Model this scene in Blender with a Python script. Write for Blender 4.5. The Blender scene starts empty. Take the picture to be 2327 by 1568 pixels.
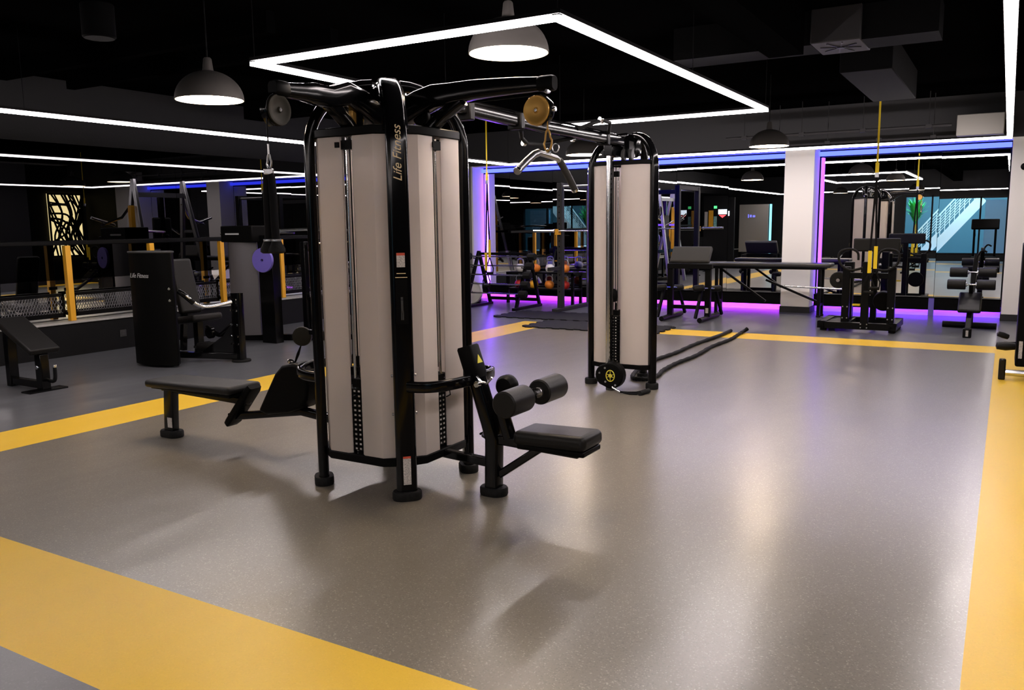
import bpy, bmesh, math, random
from mathutils import Vector as V, Matrix
random.seed(7)
S = bpy.context.scene
COL = S.collection
PI = math.pi

# ------------------------------------------------------------------ materials
def mat(name, col, rough=.5, metal=0., coat=0., spec=.5, emit=None, strength=0., bump=None, noise=None):
    m = bpy.data.materials.new(name); m.use_nodes = True
    nt = m.node_tree; b = nt.nodes['Principled BSDF']
    b.inputs['Base Color'].default_value = (*col, 1)
    b.inputs['Roughness'].default_value = rough
    b.inputs['Metallic'].default_value = metal
    b.inputs['Coat Weight'].default_value = coat
    b.inputs['Coat Roughness'].default_value = .08
    b.inputs['Specular IOR Level'].default_value = spec
    if emit:
        b.inputs['Emission Color'].default_value = (*emit, 1)
        b.inputs['Emission Strength'].default_value = strength
    tc = nt.nodes.new('ShaderNodeTexCoord')
    if noise:      # (scale, dark colour): mottled colour
        n = nt.nodes.new('ShaderNodeTexNoise'); n.inputs['Scale'].default_value = noise[0]; n.inputs['Detail'].default_value = 4
        r = nt.nodes.new('ShaderNodeValToRGB'); r.color_ramp.elements[0].position = .35; r.color_ramp.elements[1].position = .65
        r.color_ramp.elements[0].color = (*noise[1], 1); r.color_ramp.elements[1].color = (*col, 1)
        nt.links.new(tc.outputs['Object'], n.inputs['Vector']); nt.links.new(n.outputs['Fac'], r.inputs['Fac'])
        nt.links.new(r.outputs['Color'], b.inputs['Base Color'])
    if bump:       # (scale, strength)
        n2 = nt.nodes.new('ShaderNodeTexNoise'); n2.inputs['Scale'].default_value = bump[0]; n2.inputs['Detail'].default_value = 3
        bp = nt.nodes.new('ShaderNodeBump'); bp.inputs['Strength'].default_value = bump[1]; bp.inputs['Distance'].default_value = .01
        nt.links.new(tc.outputs['Object'], n2.inputs['Vector']); nt.links.new(n2.outputs['Fac'], bp.inputs['Height'])
        nt.links.new(bp.outputs['Normal'], b.inputs['Normal'])
    return m

def floor_mat(name, base, speck, amt, rough, spec=.5):
    m = bpy.data.materials.new(name); m.use_nodes = True
    nt = m.node_tree; b = nt.nodes['Principled BSDF']; L = nt.links.new
    geo = nt.nodes.new('ShaderNodeNewGeometry')
    vo = nt.nodes.new('ShaderNodeTexVoronoi'); vo.inputs['Scale'].default_value = 190
    L(geo.outputs['Position'], vo.inputs['Vector'])
    sep = nt.nodes.new('ShaderNodeSeparateColor'); L(vo.outputs['Color'], sep.inputs['Color'])
    rp = nt.nodes.new('ShaderNodeValToRGB'); e = rp.color_ramp.elements
    e[0].position = 0; e[0].color = (*[c*(1-amt) for c in base], 1)
    e[1].position = 1; e[1].color = (*speck, 1)
    k = rp.color_ramp.elements.new(.22); k.color = (*base, 1)
    k = rp.color_ramp.elements.new(.90); k.color = (*base, 1)
    L(sep.outputs['Red'], rp.inputs['Fac'])
    n = nt.nodes.new('ShaderNodeTexNoise'); n.inputs['Scale'].default_value = 1.1; n.inputs['Detail'].default_value = 5
    L(geo.outputs['Position'], n.inputs['Vector'])
    mx = nt.nodes.new('ShaderNodeMix'); mx.data_type = 'RGBA'; mx.blend_type = 'MULTIPLY'; mx.inputs[0].default_value = .25
    L(rp.outputs['Color'], mx.inputs[6]); L(n.outputs['Color'], mx.inputs[7])
    L(rp.outputs['Color'], b.inputs['Base Color'])
    mr = nt.nodes.new('ShaderNodeMapRange'); mr.inputs[1].default_value = .3; mr.inputs[2].default_value = .7
    mr.inputs[3].default_value = rough*.99; mr.inputs[4].default_value = rough*1.03
    L(n.outputs['Fac'], mr.inputs[0]); L(mr.outputs[0], b.inputs['Roughness'])
    b.inputs['Specular IOR Level'].default_value = spec
    n2 = nt.nodes.new('ShaderNodeTexNoise'); n2.inputs['Scale'].default_value = 1.; n2.inputs['Detail'].default_value = 1.2
    mp = nt.nodes.new('ShaderNodeMapping'); mp.inputs['Scale'].default_value = (3.4, 1.1, 1); mp.inputs['Rotation'].default_value = (0, 0, .25)
    L(geo.outputs['Position'], mp.inputs['Vector']); L(mp.outputs['Vector'], n2.inputs['Vector'])
    bp = nt.nodes.new('ShaderNodeBump'); bp.inputs['Strength'].default_value = .22; bp.inputs['Distance'].default_value = .03
    L(n2.outputs['Fac'], bp.inputs['Height']); L(bp.outputs['Normal'], b.inputs['Normal'])
    return m

def shroud_mat():
    m = bpy.data.materials.new('frosted_panel'); m.use_nodes = True
    nt = m.node_tree; b = nt.nodes['Principled BSDF']; L = nt.links.new
    b.inputs['Base Color'].default_value = (.93, .855, .80, 1); b.inputs['Roughness'].default_value = .36
    tr = nt.nodes.new('ShaderNodeBsdfTranslucent'); tr.inputs['Color'].default_value = (.96, .89, .84, 1)
    rf = nt.nodes.new('ShaderNodeBsdfRefraction'); rf.inputs['Color'].default_value = (.97, .94, .93, 1); rf.inputs['Roughness'].default_value = .32; rf.inputs['IOR'].default_value = 1.25
    m2 = nt.nodes.new('ShaderNodeMixShader'); m2.inputs[0].default_value = .40
    L(tr.outputs[0], m2.inputs[1]); L(rf.outputs[0], m2.inputs[2])
    mx = nt.nodes.new('ShaderNodeMixShader'); mx.inputs[0].default_value = .60
    L(b.outputs[0], mx.inputs[1]); L(m2.outputs[0], mx.inputs[2])
    L(mx.outputs[0], nt.nodes['Material Output'].inputs['Surface'])
    return m

def emis(name, col, strength):
    m = bpy.data.materials.new(name); m.use_nodes = True
    nt = m.node_tree; nt.nodes.remove(nt.nodes['Principled BSDF'])
    e = nt.nodes.new('ShaderNodeEmission'); e.inputs['Color'].default_value = (*col, 1); e.inputs['Strength'].default_value = strength
    nt.links.new(e.outputs[0], nt.nodes['Material Output'].inputs['Surface'])
    return m

M = dict(
    gloss=mat('black_gloss_paint', (.0022, .0022, .0025), .13, spec=.20),
    black=mat('black_powder_coat', (.0030, .0030, .0033), .36, spec=.09, bump=(300, .05)),
    plastic=mat('black_plastic', (.0030, .0030, .0030), .42, spec=.05),
    pad=mat('black_vinyl', (.0085, .0082, .008), .42, spec=.2, bump=(220, .12)),
    rubber=mat('black_rubber', (.011, .011, .011), .7, spec=.15, noise=(60, (.007, .007, .007))),
    chrome=mat('polished_chrome', (.75, .75, .76), .16, 1., bump=(6, .02)),
    steel=mat('brushed_steel', (.45, .45, .46), .33, 1.),
    grey=mat('grey_plastic', (.045, .045, .045), .5, spec=.2), padgloss=mat('glossy_black_vinyl', (.012, .012, .013), .28, spec=.7), smoke=mat('smoked_panel', (.10, .095, .10), .4), softpink=emis('led_soft_violet', (.20, .05, 1.), 3.), bluepanel=mat('blue_glazed_panel', (.16, .34, .50), .4), atrium=mat('dark_teal_wall', (.045, .075, .09), .6),
    lightgrey=mat('light_grey_plate', (.5, .5, .5), .4),
    bronze=mat('bronze_pulley', (.50, .28, .06), .38, .55),
    violetplate_glow=mat('violet_rubber_led_glow', (.13, .10, .42), .5),  # plate rubber, also violet LED glow painted onto the white trim block
    olive=mat('dark_olive_plastic', (.020, .018, .013), .6, spec=.12),
    yellow=mat('yellow_paint', (.80, .40, .02), .45, noise=(5, (.74, .36, .02))),
    strap=mat('yellow_webbing', (.75, .55, .01), .7),
    strapblack=mat('black_webbing', (.006, .006, .007), .85, spec=.1),
    red=mat('red_plastic', (.6, .03, .02), .4),
    orange=mat('orange_rubber', (.75, .22, .02), .5),
    pale=mat('pale_rubber', (.7, .68, .66), .5),
    sticker=mat('white_sticker', (.62, .58, .54), .6, noise=(160, (.30, .28, .27))),
    redsticker=mat('red_sticker', (.55, .07, .03), .6),
    gold=mat('gold_lettering', (.72, .56, .32), .45),
    silver=mat('silver_lettering', (.42, .42, .42), .5),
    logo=mat('yellow_emblem', (.62, .55, .06), .5),
    shroud=shroud_mat(),
    mirror=mat('mirror_glass', (.86, .87, .88), .0, 1.), dimmedmirror=mat('dimmed_mirror_glass', (.085, .085, .09), .0, 1.),
    ceil=mat('black_ceiling', (.0012, .0012, .0013), .95, spec=.0, bump=(4, .2)),
    duct=mat('dark_grey_duct', (.0032, .0032, .0035), .8, spec=.03, noise=(2, (.0026, .0026, .0028))),
    ductpale=mat('grey_metal_casing', (.022, .021, .022), .6, spec=.1),
    wallblack=mat('black_wall', (.006, .006, .0065), .6, spec=.15, bump=(40, .1)),
    wallgrey=mat('dark_grey_wall', (.030, .030, .032), .7, spec=.2),
    white=mat('white_column_paint', (.86, .83, .81), .6, bump=(80, .05)),
    ledge=mat('pale_ledge_stone', (.42, .41, .39), .4, noise=(30, (.36, .35, .33))),
    shadeout=mat('dark_lamp_enamel', (.050, .046, .043), .5, spec=.05),
    shadein=mat('white_lamp_enamel', (.8, .78, .74), .5),
    mesh=mat('grey_metal_mesh', (.18, .18, .19), .5, .6),
    panelgrey=mat('grey_panel', (.20, .19, .17), .6),
    green=mat('green_leaf', (.05, .45, .09), .5),
    teal=mat('teal_poster', (.08, .32, .32), .6, noise=(12, (.3, .5, .5))),
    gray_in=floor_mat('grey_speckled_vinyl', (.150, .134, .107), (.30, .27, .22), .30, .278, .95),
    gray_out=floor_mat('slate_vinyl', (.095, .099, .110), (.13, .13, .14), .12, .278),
    yel_floor=floor_mat('yellow_vinyl', (.74, .475, .038), (.77, .50, .05), .05, .36, .25),
    led=emis('led_white', (1., .895, .885), 32.),
    lamp=emis('lamp_glow', (1., .76, .52), 30.),
    purple=emis('led_violet', (.035, .05, 1.), 4.5), pink=emis('led_pink_violet', (.20, .045, 1.), 14.),
    magenta=emis('led_magenta', (.42, .03, 1.), 34.), blueviolet=emis('led_blue_violet', (.16, .025, 1.), 22.),
    backlit=emis('backlit_cream', (1., .80, .36), 5.5),
    exitred=emis('red_sign_glow', (1., .05, .06), 2.),
    exitwhite=emis('white_sign_glow', (.8, .9, 1.), 2.4),
    exitgreen=emis('green_sign_glow', (.1, .8, .25), 1.),
    cyan=emis('cyan_tube_glow', (.25, .75, .95), 1.2),
    violet=emis('violet_sign_glow', (.2, .2, 1.), .8),
)

# ------------------------------------------------------------------ mesh builder
class MB:
    def __init__(s): s.v = []; s.f = []; s.m = []
    def add(s, vs, fs, mi=0):
        n = len(s.v); s.v += [V(p) for p in vs]
        for f in fs: s.f.append([i+n for i in f]); s.m.append(mi)
        return s
    def box(s, c, d, R=None, mi=0):
        c = V(c); h = [x/2 for x in d]
        vs = [V((sx*h[0], sy*h[1], sz*h[2])) for sz in (-1, 1) for sy in (-1, 1) for sx in (-1, 1)]
        if R is not None: vs = [R @ p for p in vs]
        return s.add([c+p for p in vs], [(0, 2, 3, 1), (4, 5, 7, 6), (0, 1, 5, 4), (2, 6, 7, 3), (0, 4, 6, 2), (1, 3, 7, 5)], mi)
    def span(s, a, b, mi=0):
        return s.box([(a[i]+b[i])/2 for i in range(3)], [abs(b[i]-a[i]) for i in range(3)], None, mi)
    def beam(s, p, q, w, h, up=(0, 0, 1), mi=0):
        p, q = V(p), V(q); t = (q-p); L = t.length; t.normalize()
        up = V(up)
        if abs(t.dot(up)) > .98: up = V((0, 1, 0))
        x = t.cross(up).normalized(); z = x.cross(t)
        R = Matrix((x, t, z)).transposed()
        return s.box((p+q)/2, (w, L, h), R, mi)
    def sweep(s, pts, sec, ref, scales=None, cap=True, mi=0):
        pts = [V(p) for p in pts]; ref = V(ref); rings = []
        for i, p in enumerate(pts):
            t = (pts[min(i+1, len(pts)-1)] - pts[max(i-1, 0)]).normalized()
            a = (ref - t*ref.dot(t)).normalized(); n = t.cross(a)
            k = scales[i] if scales else 1
            rings.append([p + a*u*k + n*w*k for u, w in sec])
        n = len(sec); vs = [q for r in rings for q in r]; fs = []
        for i in range(len(pts)-1):
            for j in range(n):
                fs.append((i*n+j, i*n+(j+1) % n, (i+1)*n+(j+1) % n, (i+1)*n+j))
        if cap: fs += [tuple(range(n-1, -1, -1)), tuple(range((len(pts)-1)*n, len(pts)*n))]
        return s.add(vs, fs, mi)
    def tube(s, pts, r, n=10, mi=0, closed=False):
        pts = [V(p) for p in pts]
        if closed: pts = pts + [pts[0]]
        t0 = (pts[1]-pts[0]).normalized()
        a = t0.orthogonal().normalized(); vs = []; fs = []
        for i, p in enumerate(pts):
            if closed and i in (0, len(pts)-1): t = (pts[1]-pts[-2]).normalized()
            else: t = (pts[min(i+1, len(pts)-1)]-pts[max(i-1, 0)]).normalized()
            a = (a - t*a.dot(t)).normalized(); b = t.cross(a)
            rr = r[i] if isinstance(r, (list, tuple)) else r
            vs += [p + (a*math.cos(2*PI*j/n) + b*math.sin(2*PI*j/n))*rr for j in range(n)]
        for i in range(len(pts)-1):
            for j in range(n): fs.append((i*n+j, i*n+(j+1) % n, (i+1)*n+(j+1) % n, (i+1)*n+j))
        if not closed: fs += [tuple(range(n-1, -1, -1)), tuple(range((len(pts)-1)*n, len(pts)*n))]
        return s.add(vs, fs, mi)
    def cyl(s, p, q, r, n=18, mi=0, r2=None):
        return s.tube([p, q], [r, r if r2 is None else r2], n, mi)
    def prism(s, poly, vec, mi=0):
        n = len(poly); a = [V(p) for p in poly]; b = [p+V(vec) for p in a]
        return s.add(a+b, [tuple(range(n-1, -1, -1)), tuple(range(n, 2*n))] + [(i, (i+1) % n, n+(i+1) % n, n+i) for i in range(n)], mi)
    def lathe(s, prof, c, axis=(0, 0, 1), n=28, mi=0):
        c = V(c); ax = V(axis).normalized(); a = ax.orthogonal().normalized(); b = ax.cross(a); k = len(prof)
        vs = [c + ax*z + (a*math.cos(2*PI*j/n)+b*math.sin(2*PI*j/n))*max(r, 1e-4) for j in range(n) for r, z in prof]
        fs = [(j*k+i, ((j+1) % n)*k+i, ((j+1) % n)*k+i+1, j*k+i+1) for j in range(n) for i in range(k-1)]
        return s.add(vs, fs, mi)
    def disc(s, c, axis, r, t, n=28, bev=.15, mi=0):
        e = min(t, r)*bev
        return s.lathe([(0, -t/2), (r-e, -t/2), (r, -t/2+e), (r, t/2-e), (r-e, t/2), (0, t/2)], c, axis, n, mi)
    def xf(s, mtx):
        s.v = [mtx @ p for p in s.v]; return s

def rad(*a): return [math.radians(x) for x in a]
def stadium(hw, hh, n=5):      # rounded rectangle section, half sizes
    r = min(hw, hh); out = []
    for cx, cy, a0 in ((hw-r, hh-r, 0), (-hw+r, hh-r, 90), (-hw+r, -hh+r, 180), (hw-r, -hh+r, 270)):
        for i in range(n): a = math.radians(a0+90*i/(n-1)); out.append((cx+r*math.cos(a), cy+r*math.sin(a)))
    d = []
    for p in out:
        if not d or (abs(p[0]-d[-1][0])+abs(p[1]-d[-1][1])) > 1e-6: d.append(p)
    if abs(d[0][0]-d[-1][0])+abs(d[0][1]-d[-1][1]) < 1e-6: d.pop()
    return d
def rrect(hw, hh, r, n=4):
    out = []
    for cx, cy, a0 in ((hw-r, hh-r, 0), (-hw+r, hh-r, 90), (-hw+r, -hh+r, 180), (hw-r, -hh+r, 270)):
        for i in range(n): a = math.radians(a0+90*i/(n-1)); out.append((cx+r*math.cos(a), cy+r*math.sin(a)))
    return out

ORG = {}
def tag(o, label=None, cat=None, group=None, kind=None):
    if label: o['label'] = label
    if cat: o['category'] = cat
    if group: o['group'] = group
    if kind: o['kind'] = kind
    return o
def thing(name, loc, label, cat, group=None):
    o = bpy.data.objects.new(name, None); COL.objects.link(o); o.location = loc
    o.empty_display_size = .1
    ORG[o.name] = V(loc); return tag(o, label, cat, group)
def obj(name, mb, m, parent=None, bevel=0., seg=2, smooth=True, label=None):
    me = bpy.data.meshes.new(name)
    if parent is not None: org = ORG[parent.name]
    else:
        xs = [p.x for p in mb.v]; ys = [p.y for p in mb.v]; zs = [p.z for p in mb.v]
        org = V(((min(xs)+max(xs))/2, (min(ys)+max(ys))/2, min(zs)))
    me.from_pydata([tuple(p-org) for p in mb.v], [], mb.f)
    mats = m if isinstance(m, (list, tuple)) else [m]
    for k in mats: me.materials.append(M[k])
    for p, mi in zip(me.polygons, mb.m): p.material_index = mi
    b = bmesh.new(); b.from_mesh(me); bmesh.ops.remove_doubles(b, verts=b.verts, dist=1e-6); bmesh.ops.recalc_face_normals(b, faces=b.faces); b.to_mesh(me); b.free()
    if smooth:
        for p in me.polygons: p.use_smooth = True
        me.set_sharp_from_angle(angle=math.radians(38))
    o = bpy.data.objects.new(name, me); COL.objects.link(o)
    if parent is None: o.location = org
    else: o.parent = parent
    ORG[o.name] = org
    if bevel:
        d = o.modifiers.new('edge', 'BEVEL'); d.width = bevel; d.segments = seg; d.limit_method = 'ANGLE'; d.angle_limit = math.radians(40)
    if label: o['label'] = label
    return o
def text(name, body, m, parent, loc, rot, size, shear=0., depth=.002, sx=1.):
    cu = bpy.data.curves.new(name, 'FONT'); cu.body = body; cu.size = size; cu.shear = shear; cu.extrude = depth/2
    cu.align_x = 'CENTER'; cu.align_y = 'CENTER'; cu.materials.append(M[m])
    tmp = bpy.data.objects.new(name+'_curve', cu); COL.objects.link(tmp); bpy.context.view_layer.update()
    me = bpy.data.meshes.new_from_object(tmp.evaluated_get(bpy.context.evaluated_depsgraph_get())); bpy.data.objects.remove(tmp)
    me.materials.clear(); me.materials.append(M[m])
    o = bpy.data.objects.new(name, me); COL.objects.link(o); o.parent = parent
    o.location = V(loc) - ORG[parent.name]; o.rotation_euler = rot; o.scale = (sx, 1, 1)
    return o
def solo(name, mb, m, label, cat, group=None, kind=None, **k):
    return tag(obj(name, mb, m, **k), label, cat, group, kind)
def dup(root, delta, label, group=None):
    r = root.copy(); COL.objects.link(r); r.location = root.location + V(delta); r['label'] = label
    if group: r['group'] = group
    for ch in list(root.children):
        c = ch.copy(); COL.objects.link(c); c.parent = r
        for g in list(ch.children):
            d = g.copy(); COL.objects.link(d); d.parent = c
    return r

# ------------------------------------------------------------------ room dimensions
XM, YM = -10.25, 15.15         # left mirror plane, far mirror plane
XR, YB, ZC = 3.05, -6.0, 3.4   # right wall, back wall, ceiling
# floor: one mesh, coloured fields
mb = MB()
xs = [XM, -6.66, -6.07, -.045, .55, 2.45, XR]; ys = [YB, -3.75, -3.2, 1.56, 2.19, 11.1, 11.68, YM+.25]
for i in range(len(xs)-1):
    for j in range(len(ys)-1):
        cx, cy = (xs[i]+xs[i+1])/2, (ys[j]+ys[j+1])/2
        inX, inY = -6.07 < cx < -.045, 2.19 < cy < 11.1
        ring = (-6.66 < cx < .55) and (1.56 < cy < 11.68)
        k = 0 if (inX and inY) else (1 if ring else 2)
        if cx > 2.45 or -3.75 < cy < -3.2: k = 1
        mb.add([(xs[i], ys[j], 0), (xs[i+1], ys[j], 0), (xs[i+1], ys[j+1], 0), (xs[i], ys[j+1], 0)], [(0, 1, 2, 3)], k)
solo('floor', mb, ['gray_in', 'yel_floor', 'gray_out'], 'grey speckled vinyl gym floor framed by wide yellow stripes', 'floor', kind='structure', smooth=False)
solo('ceiling', MB().span((XM-.2, YB-.2, ZC), (XR+.2, YM+.4, ZC+.1)), 'ceil', 'black painted ceiling high above the gym', 'ceiling', kind='structure')
solo('wall_back', MB().span((XM-.2, YB-.2, 0), (-3.45, YB, ZC)).span((-3.45, YB-.2, 2.42), (.3, YB, ZC)).span((.3, YB-.2, 0), (XR, YB, ZC)).span((-3.45, YB-.2, 0), (.3, YB, .25)), 'wallblack', 'dark wall behind the gym with a wide glazed opening', 'wall', kind='structure')
solo('wall_right', MB().span((XR, YB-.2, 0), (XR+.15, YM+.4, ZC)), 'wallblack', 'dark wall along the right side of the gym', 'wall', kind='structure')
solo('wall_left', MB().span((XM-.2, YB-.2, 0), (XM-.02, YM+.4, ZC)), 'wallblack', 'black wall behind the left mirrors', 'wall', kind='structure')
solo('wall_far', MB().span((XM-.2, YM+.02, 0), (XR+.2, YM+.25, ZC)), 'wallblack', 'black wall behind the far mirrors', 'wall', kind='structure')
solo('trim_1', MB().span((XM-.0, 14.7, 2.74), (XR, YM+.0, ZC)), 'wallgrey', 'dark boxed soffit above the far mirrors', 'trim', kind='structure')
# ledge
solo('wall_ledge', MB().span((XM, YB, 0), (-9.95, YM, .40)), 'wallblack', 'low black plinth wall under the left mirrors', 'wall', kind='structure')
solo('trim_2', MB().span((XM, YB, .40), (-9.93, YM, .425)), 'ledge', 'pale top slab of the low black plinth', 'trim', kind='structure', bevel=.005)
# columns on the far wall
solo('wall_column', MB().span((-3.31, 14.7, .1), (-2.83, YM-.0, 2.74)), 'white', 'white column between the two far mirror bays', 'column', kind='structure', bevel=.006)
solo('baseboard_far', MB().span((-3.32, 14.69, 0), (-2.82, YM, .1)), 'wallgrey', 'grey skirting around the white column', 'baseboard', kind='structure')
solo('wall_pier', MB().span((-.02, 14.7, .1), (.9, YM, 2.74)), 'white', 'white pier at the right end of the far mirrors', 'column', kind='structure', bevel=.006)
solo('baseboard_right', MB().span((-.03, 14.69, 0), (.91, YM, .1)), 'wallgrey', 'grey skirting under the right white pier', 'baseboard', kind='structure')
solo('wall_corner', MB().span((XM, 14.7, 0), (-9.62, YM, 2.74)), 'panelgrey', 'white corner pier lit violet at the left end of the far mirrors', 'column', kind='structure', bevel=.006)
solo('wall_pillar', MB().span((1.5, 11.6, 0), (2.1, 12.6, ZC)), 'wallgrey', 'dark grey pillar standing near the right wall', 'column', kind='structure', bevel=.006)

# far mirrors
seams = [(-9.58, -8.95), (-8.95, -7.95), (-7.95, -6.65), (-6.65, -5.35), (-5.35, -4.38), (-4.38, -3.33)]
seams2 = [(-2.81, -1.89), (-1.89, -.98), (-.98, -.04)]
places = ['at the left end beside the violet corner pier', 'second from the violet corner pier', 'behind the barbell rack', 'behind the second tower and squat rack', 'behind the preacher bench', 'beside the white column on its left',
          'beside the white column on its right', 'behind the hanging strap and squat machine', 'beside the right white pier behind the roller bench']
for i, (a, b) in enumerate(seams+seams2):
    mb = MB(); tl = [.10, -.12, .06, -.07, .1, -.05, .0, .08, -.1][i]
    mb.span((a+.003, YM-.012, .30), (b-.003, YM-.004, 2.60))
    c = V(((a+b)/2, YM, 1.4)); mb.xf(Matrix.Translation(c) @ Matrix.Rotation(math.radians(tl), 4, 'Z') @ Matrix.Rotation(math.radians(tl*.7), 4, 'X') @ Matrix.Translation(-c))
    solo('mirror_panel', mb, 'mirror', 'tall wall mirror panel ' + places[i], 'mirror', 'mirror panels on the far wall', smooth=False)
# left mirrors above the ledge
yy = [YB+.1, -3.2, -.4, 2.4, 5.2, 8.0, 10.8, 13.6]
lpl = ['far behind the camera', 'well behind the camera', 'just behind the camera', 'behind the decline bench', 'behind the tall black weight cabinet', 'behind the second weight machine', 'nearest the far corner']
for i in range(len(yy)-1):
    solo('mirror_panel', MB().span((XM-.012, yy[i]+.002, .93), (XM-.004, yy[i+1]-.002, 2.62)), 'dimmedmirror', 'wide mirror dimmed by added tint above the left ledge, ' + lpl[i], 'mirror', 'dimmed mirrors on the left wall', smooth=False)  # tint darkens the mirror in place of a dim reflected room
    solo('mirror_panel', MB().span((XM-.012, yy[i]+.002, .43), (XM-.004, yy[i+1]-.002, .927)), 'mirror', 'low clear mirror strip behind the rail mesh, ' + lpl[i], 'mirror', 'low mirror strips on the left ledge', smooth=False)  # lower band left untinted so the reflected floor stays bright
solo('trim_5', MB().span((-9.62, 14.72, 2.725), (-3.31, YM-.02, 2.74)).span((-2.83, 14.72, 2.725), (-.02, YM-.02, 2.74)), 'white', 'white underside of the soffit lit violet above the far mirrors', 'trim', kind='structure')
solo('trim_7', MB().span((-9.6, YM-.03, 0), (-3.32, YM+.01, .28)).span((-2.82, YM-.03, 0), (-.03, YM+.01, .28)), 'white', 'white wall strip behind the black base boards', 'trim', kind='structure')
solo('trim_8', MB().span((-9.62, 14.70, 0), (-9.585, YM-.02, 2.74)), 'white', 'white return of the mirror recess beside the corner pier, lit violet', 'trim', kind='structure')
# black base boards and LED edging of the far mirrors
for nm, a, b, where in (('trim_3', -9.6, -3.32, 'left'), ('trim_4', -2.82, -.03, 'right')):
    solo(nm, MB().span((a, YM-.15, .10), (b, YM-.12, .30)).span((a, YM-.15, .285), (b, YM-.015, .30)), 'plastic', f'black base board under the {where} mirror bay', 'trim', kind='structure')
solo('trim_6', MB().span((-1.04, YM-.175, .0), (-.96, YM-.152, .29)), 'violetplate_glow', 'small white block with painted violet LED glow under the seam of the right mirror bay', 'trim', kind='structure')  # violet LED glow put into the colour of a white block
def led_run(name, p, q, w, m, label, cat='LED strip', group=None):
    mb = MB(); mb.beam(p, q, w, w)
    return solo(name, mb, m, label, cat, group)
g = 'violet LED edging of the far mirrors'
led_run('led_strip', (-9.6, YM-.07, 2.66), (-3.32, YM-.07, 2.66), .07, 'purple', 'violet LED strip along the top of the left mirror bay', group=g)
led_run('led_strip', (-2.82, YM-.07, 2.66), (-.03, YM-.07, 2.66), .07, 'purple', 'violet LED strip along the top of the right mirror bay', group=g)
led_run('led_strip', (-9.50, YM-.05, .32), (-9.50, YM-.05, 2.60), .022, 'pink', 'upright violet LED strip beside the corner pier', group=g)
led_run('led_strip', (-2.77, YM-.06, .32), (-2.77, YM-.06, 2.60), .035, 'softpink', 'upright violet LED strip on the right side of the white column', group=g)
led_run('led_strip', (-9.6, YM-.095, .155), (-3.32, YM-.095, .155), .03, 'magenta', 'violet LED strip near the floor under the left mirror bay', group=g)
led_run('led_strip', (-2.82, YM-.095, .155), (-.03, YM-.095, .155), .03, 'blueviolet', 'violet LED strip near the floor under the right mirror bay', group=g)

# ------------------------------------------------------------------ ceiling lights
HZ = 2.63
def led_frame(name, x0, x1, y0, y1, w, label):
    t = thing(name, ((x0+x1)/2, (y0+y1)/2, HZ), label, 'ceiling light')
    for a, b in (((x0, y0), (x1, y0)), ((x1, y0), (x1, y1)), ((x1, y1), (x0, y1)), ((x0, y1), (x0, y0))):
        A, B = V((*a, HZ)), V((*b, HZ)); d = (B-A).normalized()*w*.5
        h = obj('profile', MB().beam(A+V((0, 0, .03))-d, B+V((0, 0, .03))+d, w+.012, .022), 'black', t)
        obj('diffuser', MB().beam(A-d, B+d*.99, w, .024), 'led', h)
    for x in (x0, x1):
        for y in (y0, (y0+y1)/2, y1): obj('hanging_wire', MB().cyl((x, y, HZ+.03), (x, y, ZC), .0025, 6), 'black', t)

led_frame('led_light_frame', -7.95, -.06, -4.2, 13.4, .058, 'large rectangle of white LED tubes hung around the whole gym')
led_frame('led_light_frame', -4.40, -2.13, 4.12, 8.56, .044, 'smaller rectangle of white LED tubes above the weight towers')

def pendant(x, y, z, label):
    t = thing('pendant_lamp', (x, y, z), label, 'lamp', 'black dome pendant lamps')
    R = .25
    out = [(R*math.cos(a), .004+.212*math.sin(a)) for a in [math.radians(3+i*7.6) for i in range(11)]]
    top = out[-1]
    inn = [(r-.006 if r > .01 else r, h-.006) for r, h in reversed(out)]
    sh = obj('lamp_shade', MB().lathe([(R, 0)]+out+[(top[0]*.6, top[1]+.006), (.034, .222)], (x, y, z), n=40), 'shadeout', t)
    obj('shade_lining', MB().lathe(inn[1:]+[(R-.006, 0), (R, 0)], (x, y, z), n=40), 'shadein', sh)
    obj('diffuser', MB().lathe([(0, .012), (R-.010, .012), (R-.010, .016), (0, .016)], (x, y, z), n=40), 'lamp', t)
    obj('lamp_neck', MB().lathe([(.042, .208), (.038, .23), (.030, .30), (.022, .31), (0, .31)], (x, y, z), n=24), 'shadeout', t)
    obj('suspension_cord', MB().cyl((x, y, z+.31), (x, y, ZC), .005, 8), 'black', t)
    return t
p0 = pendant(-5.25, 4.45, 2.505, 'dome pendant lamp hanging left of the large weight tower')
def more(x, y, z, label): return dup(p0, (x+5.25, y-4.45, z-2.505), label)
more(-2.74, 4.64, 2.60, 'dome pendant lamp hanging above the large weight tower, highest in view')
more(-2.73, 11.2, 2.505, 'dome pendant lamp hanging before the white column')
more(-5.13, 10.7, 2.49, 'dome pendant lamp half hidden behind the second weight tower')
more(-5.25, -1.8, 2.51, 'dome pendant lamp behind the camera on the left')
more(-2.74, -1.8, 2.51, 'dome pendant lamp behind the camera on the right')
more(1.7, 3.6, 2.5, 'dome pendant lamp near the right wall')

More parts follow.
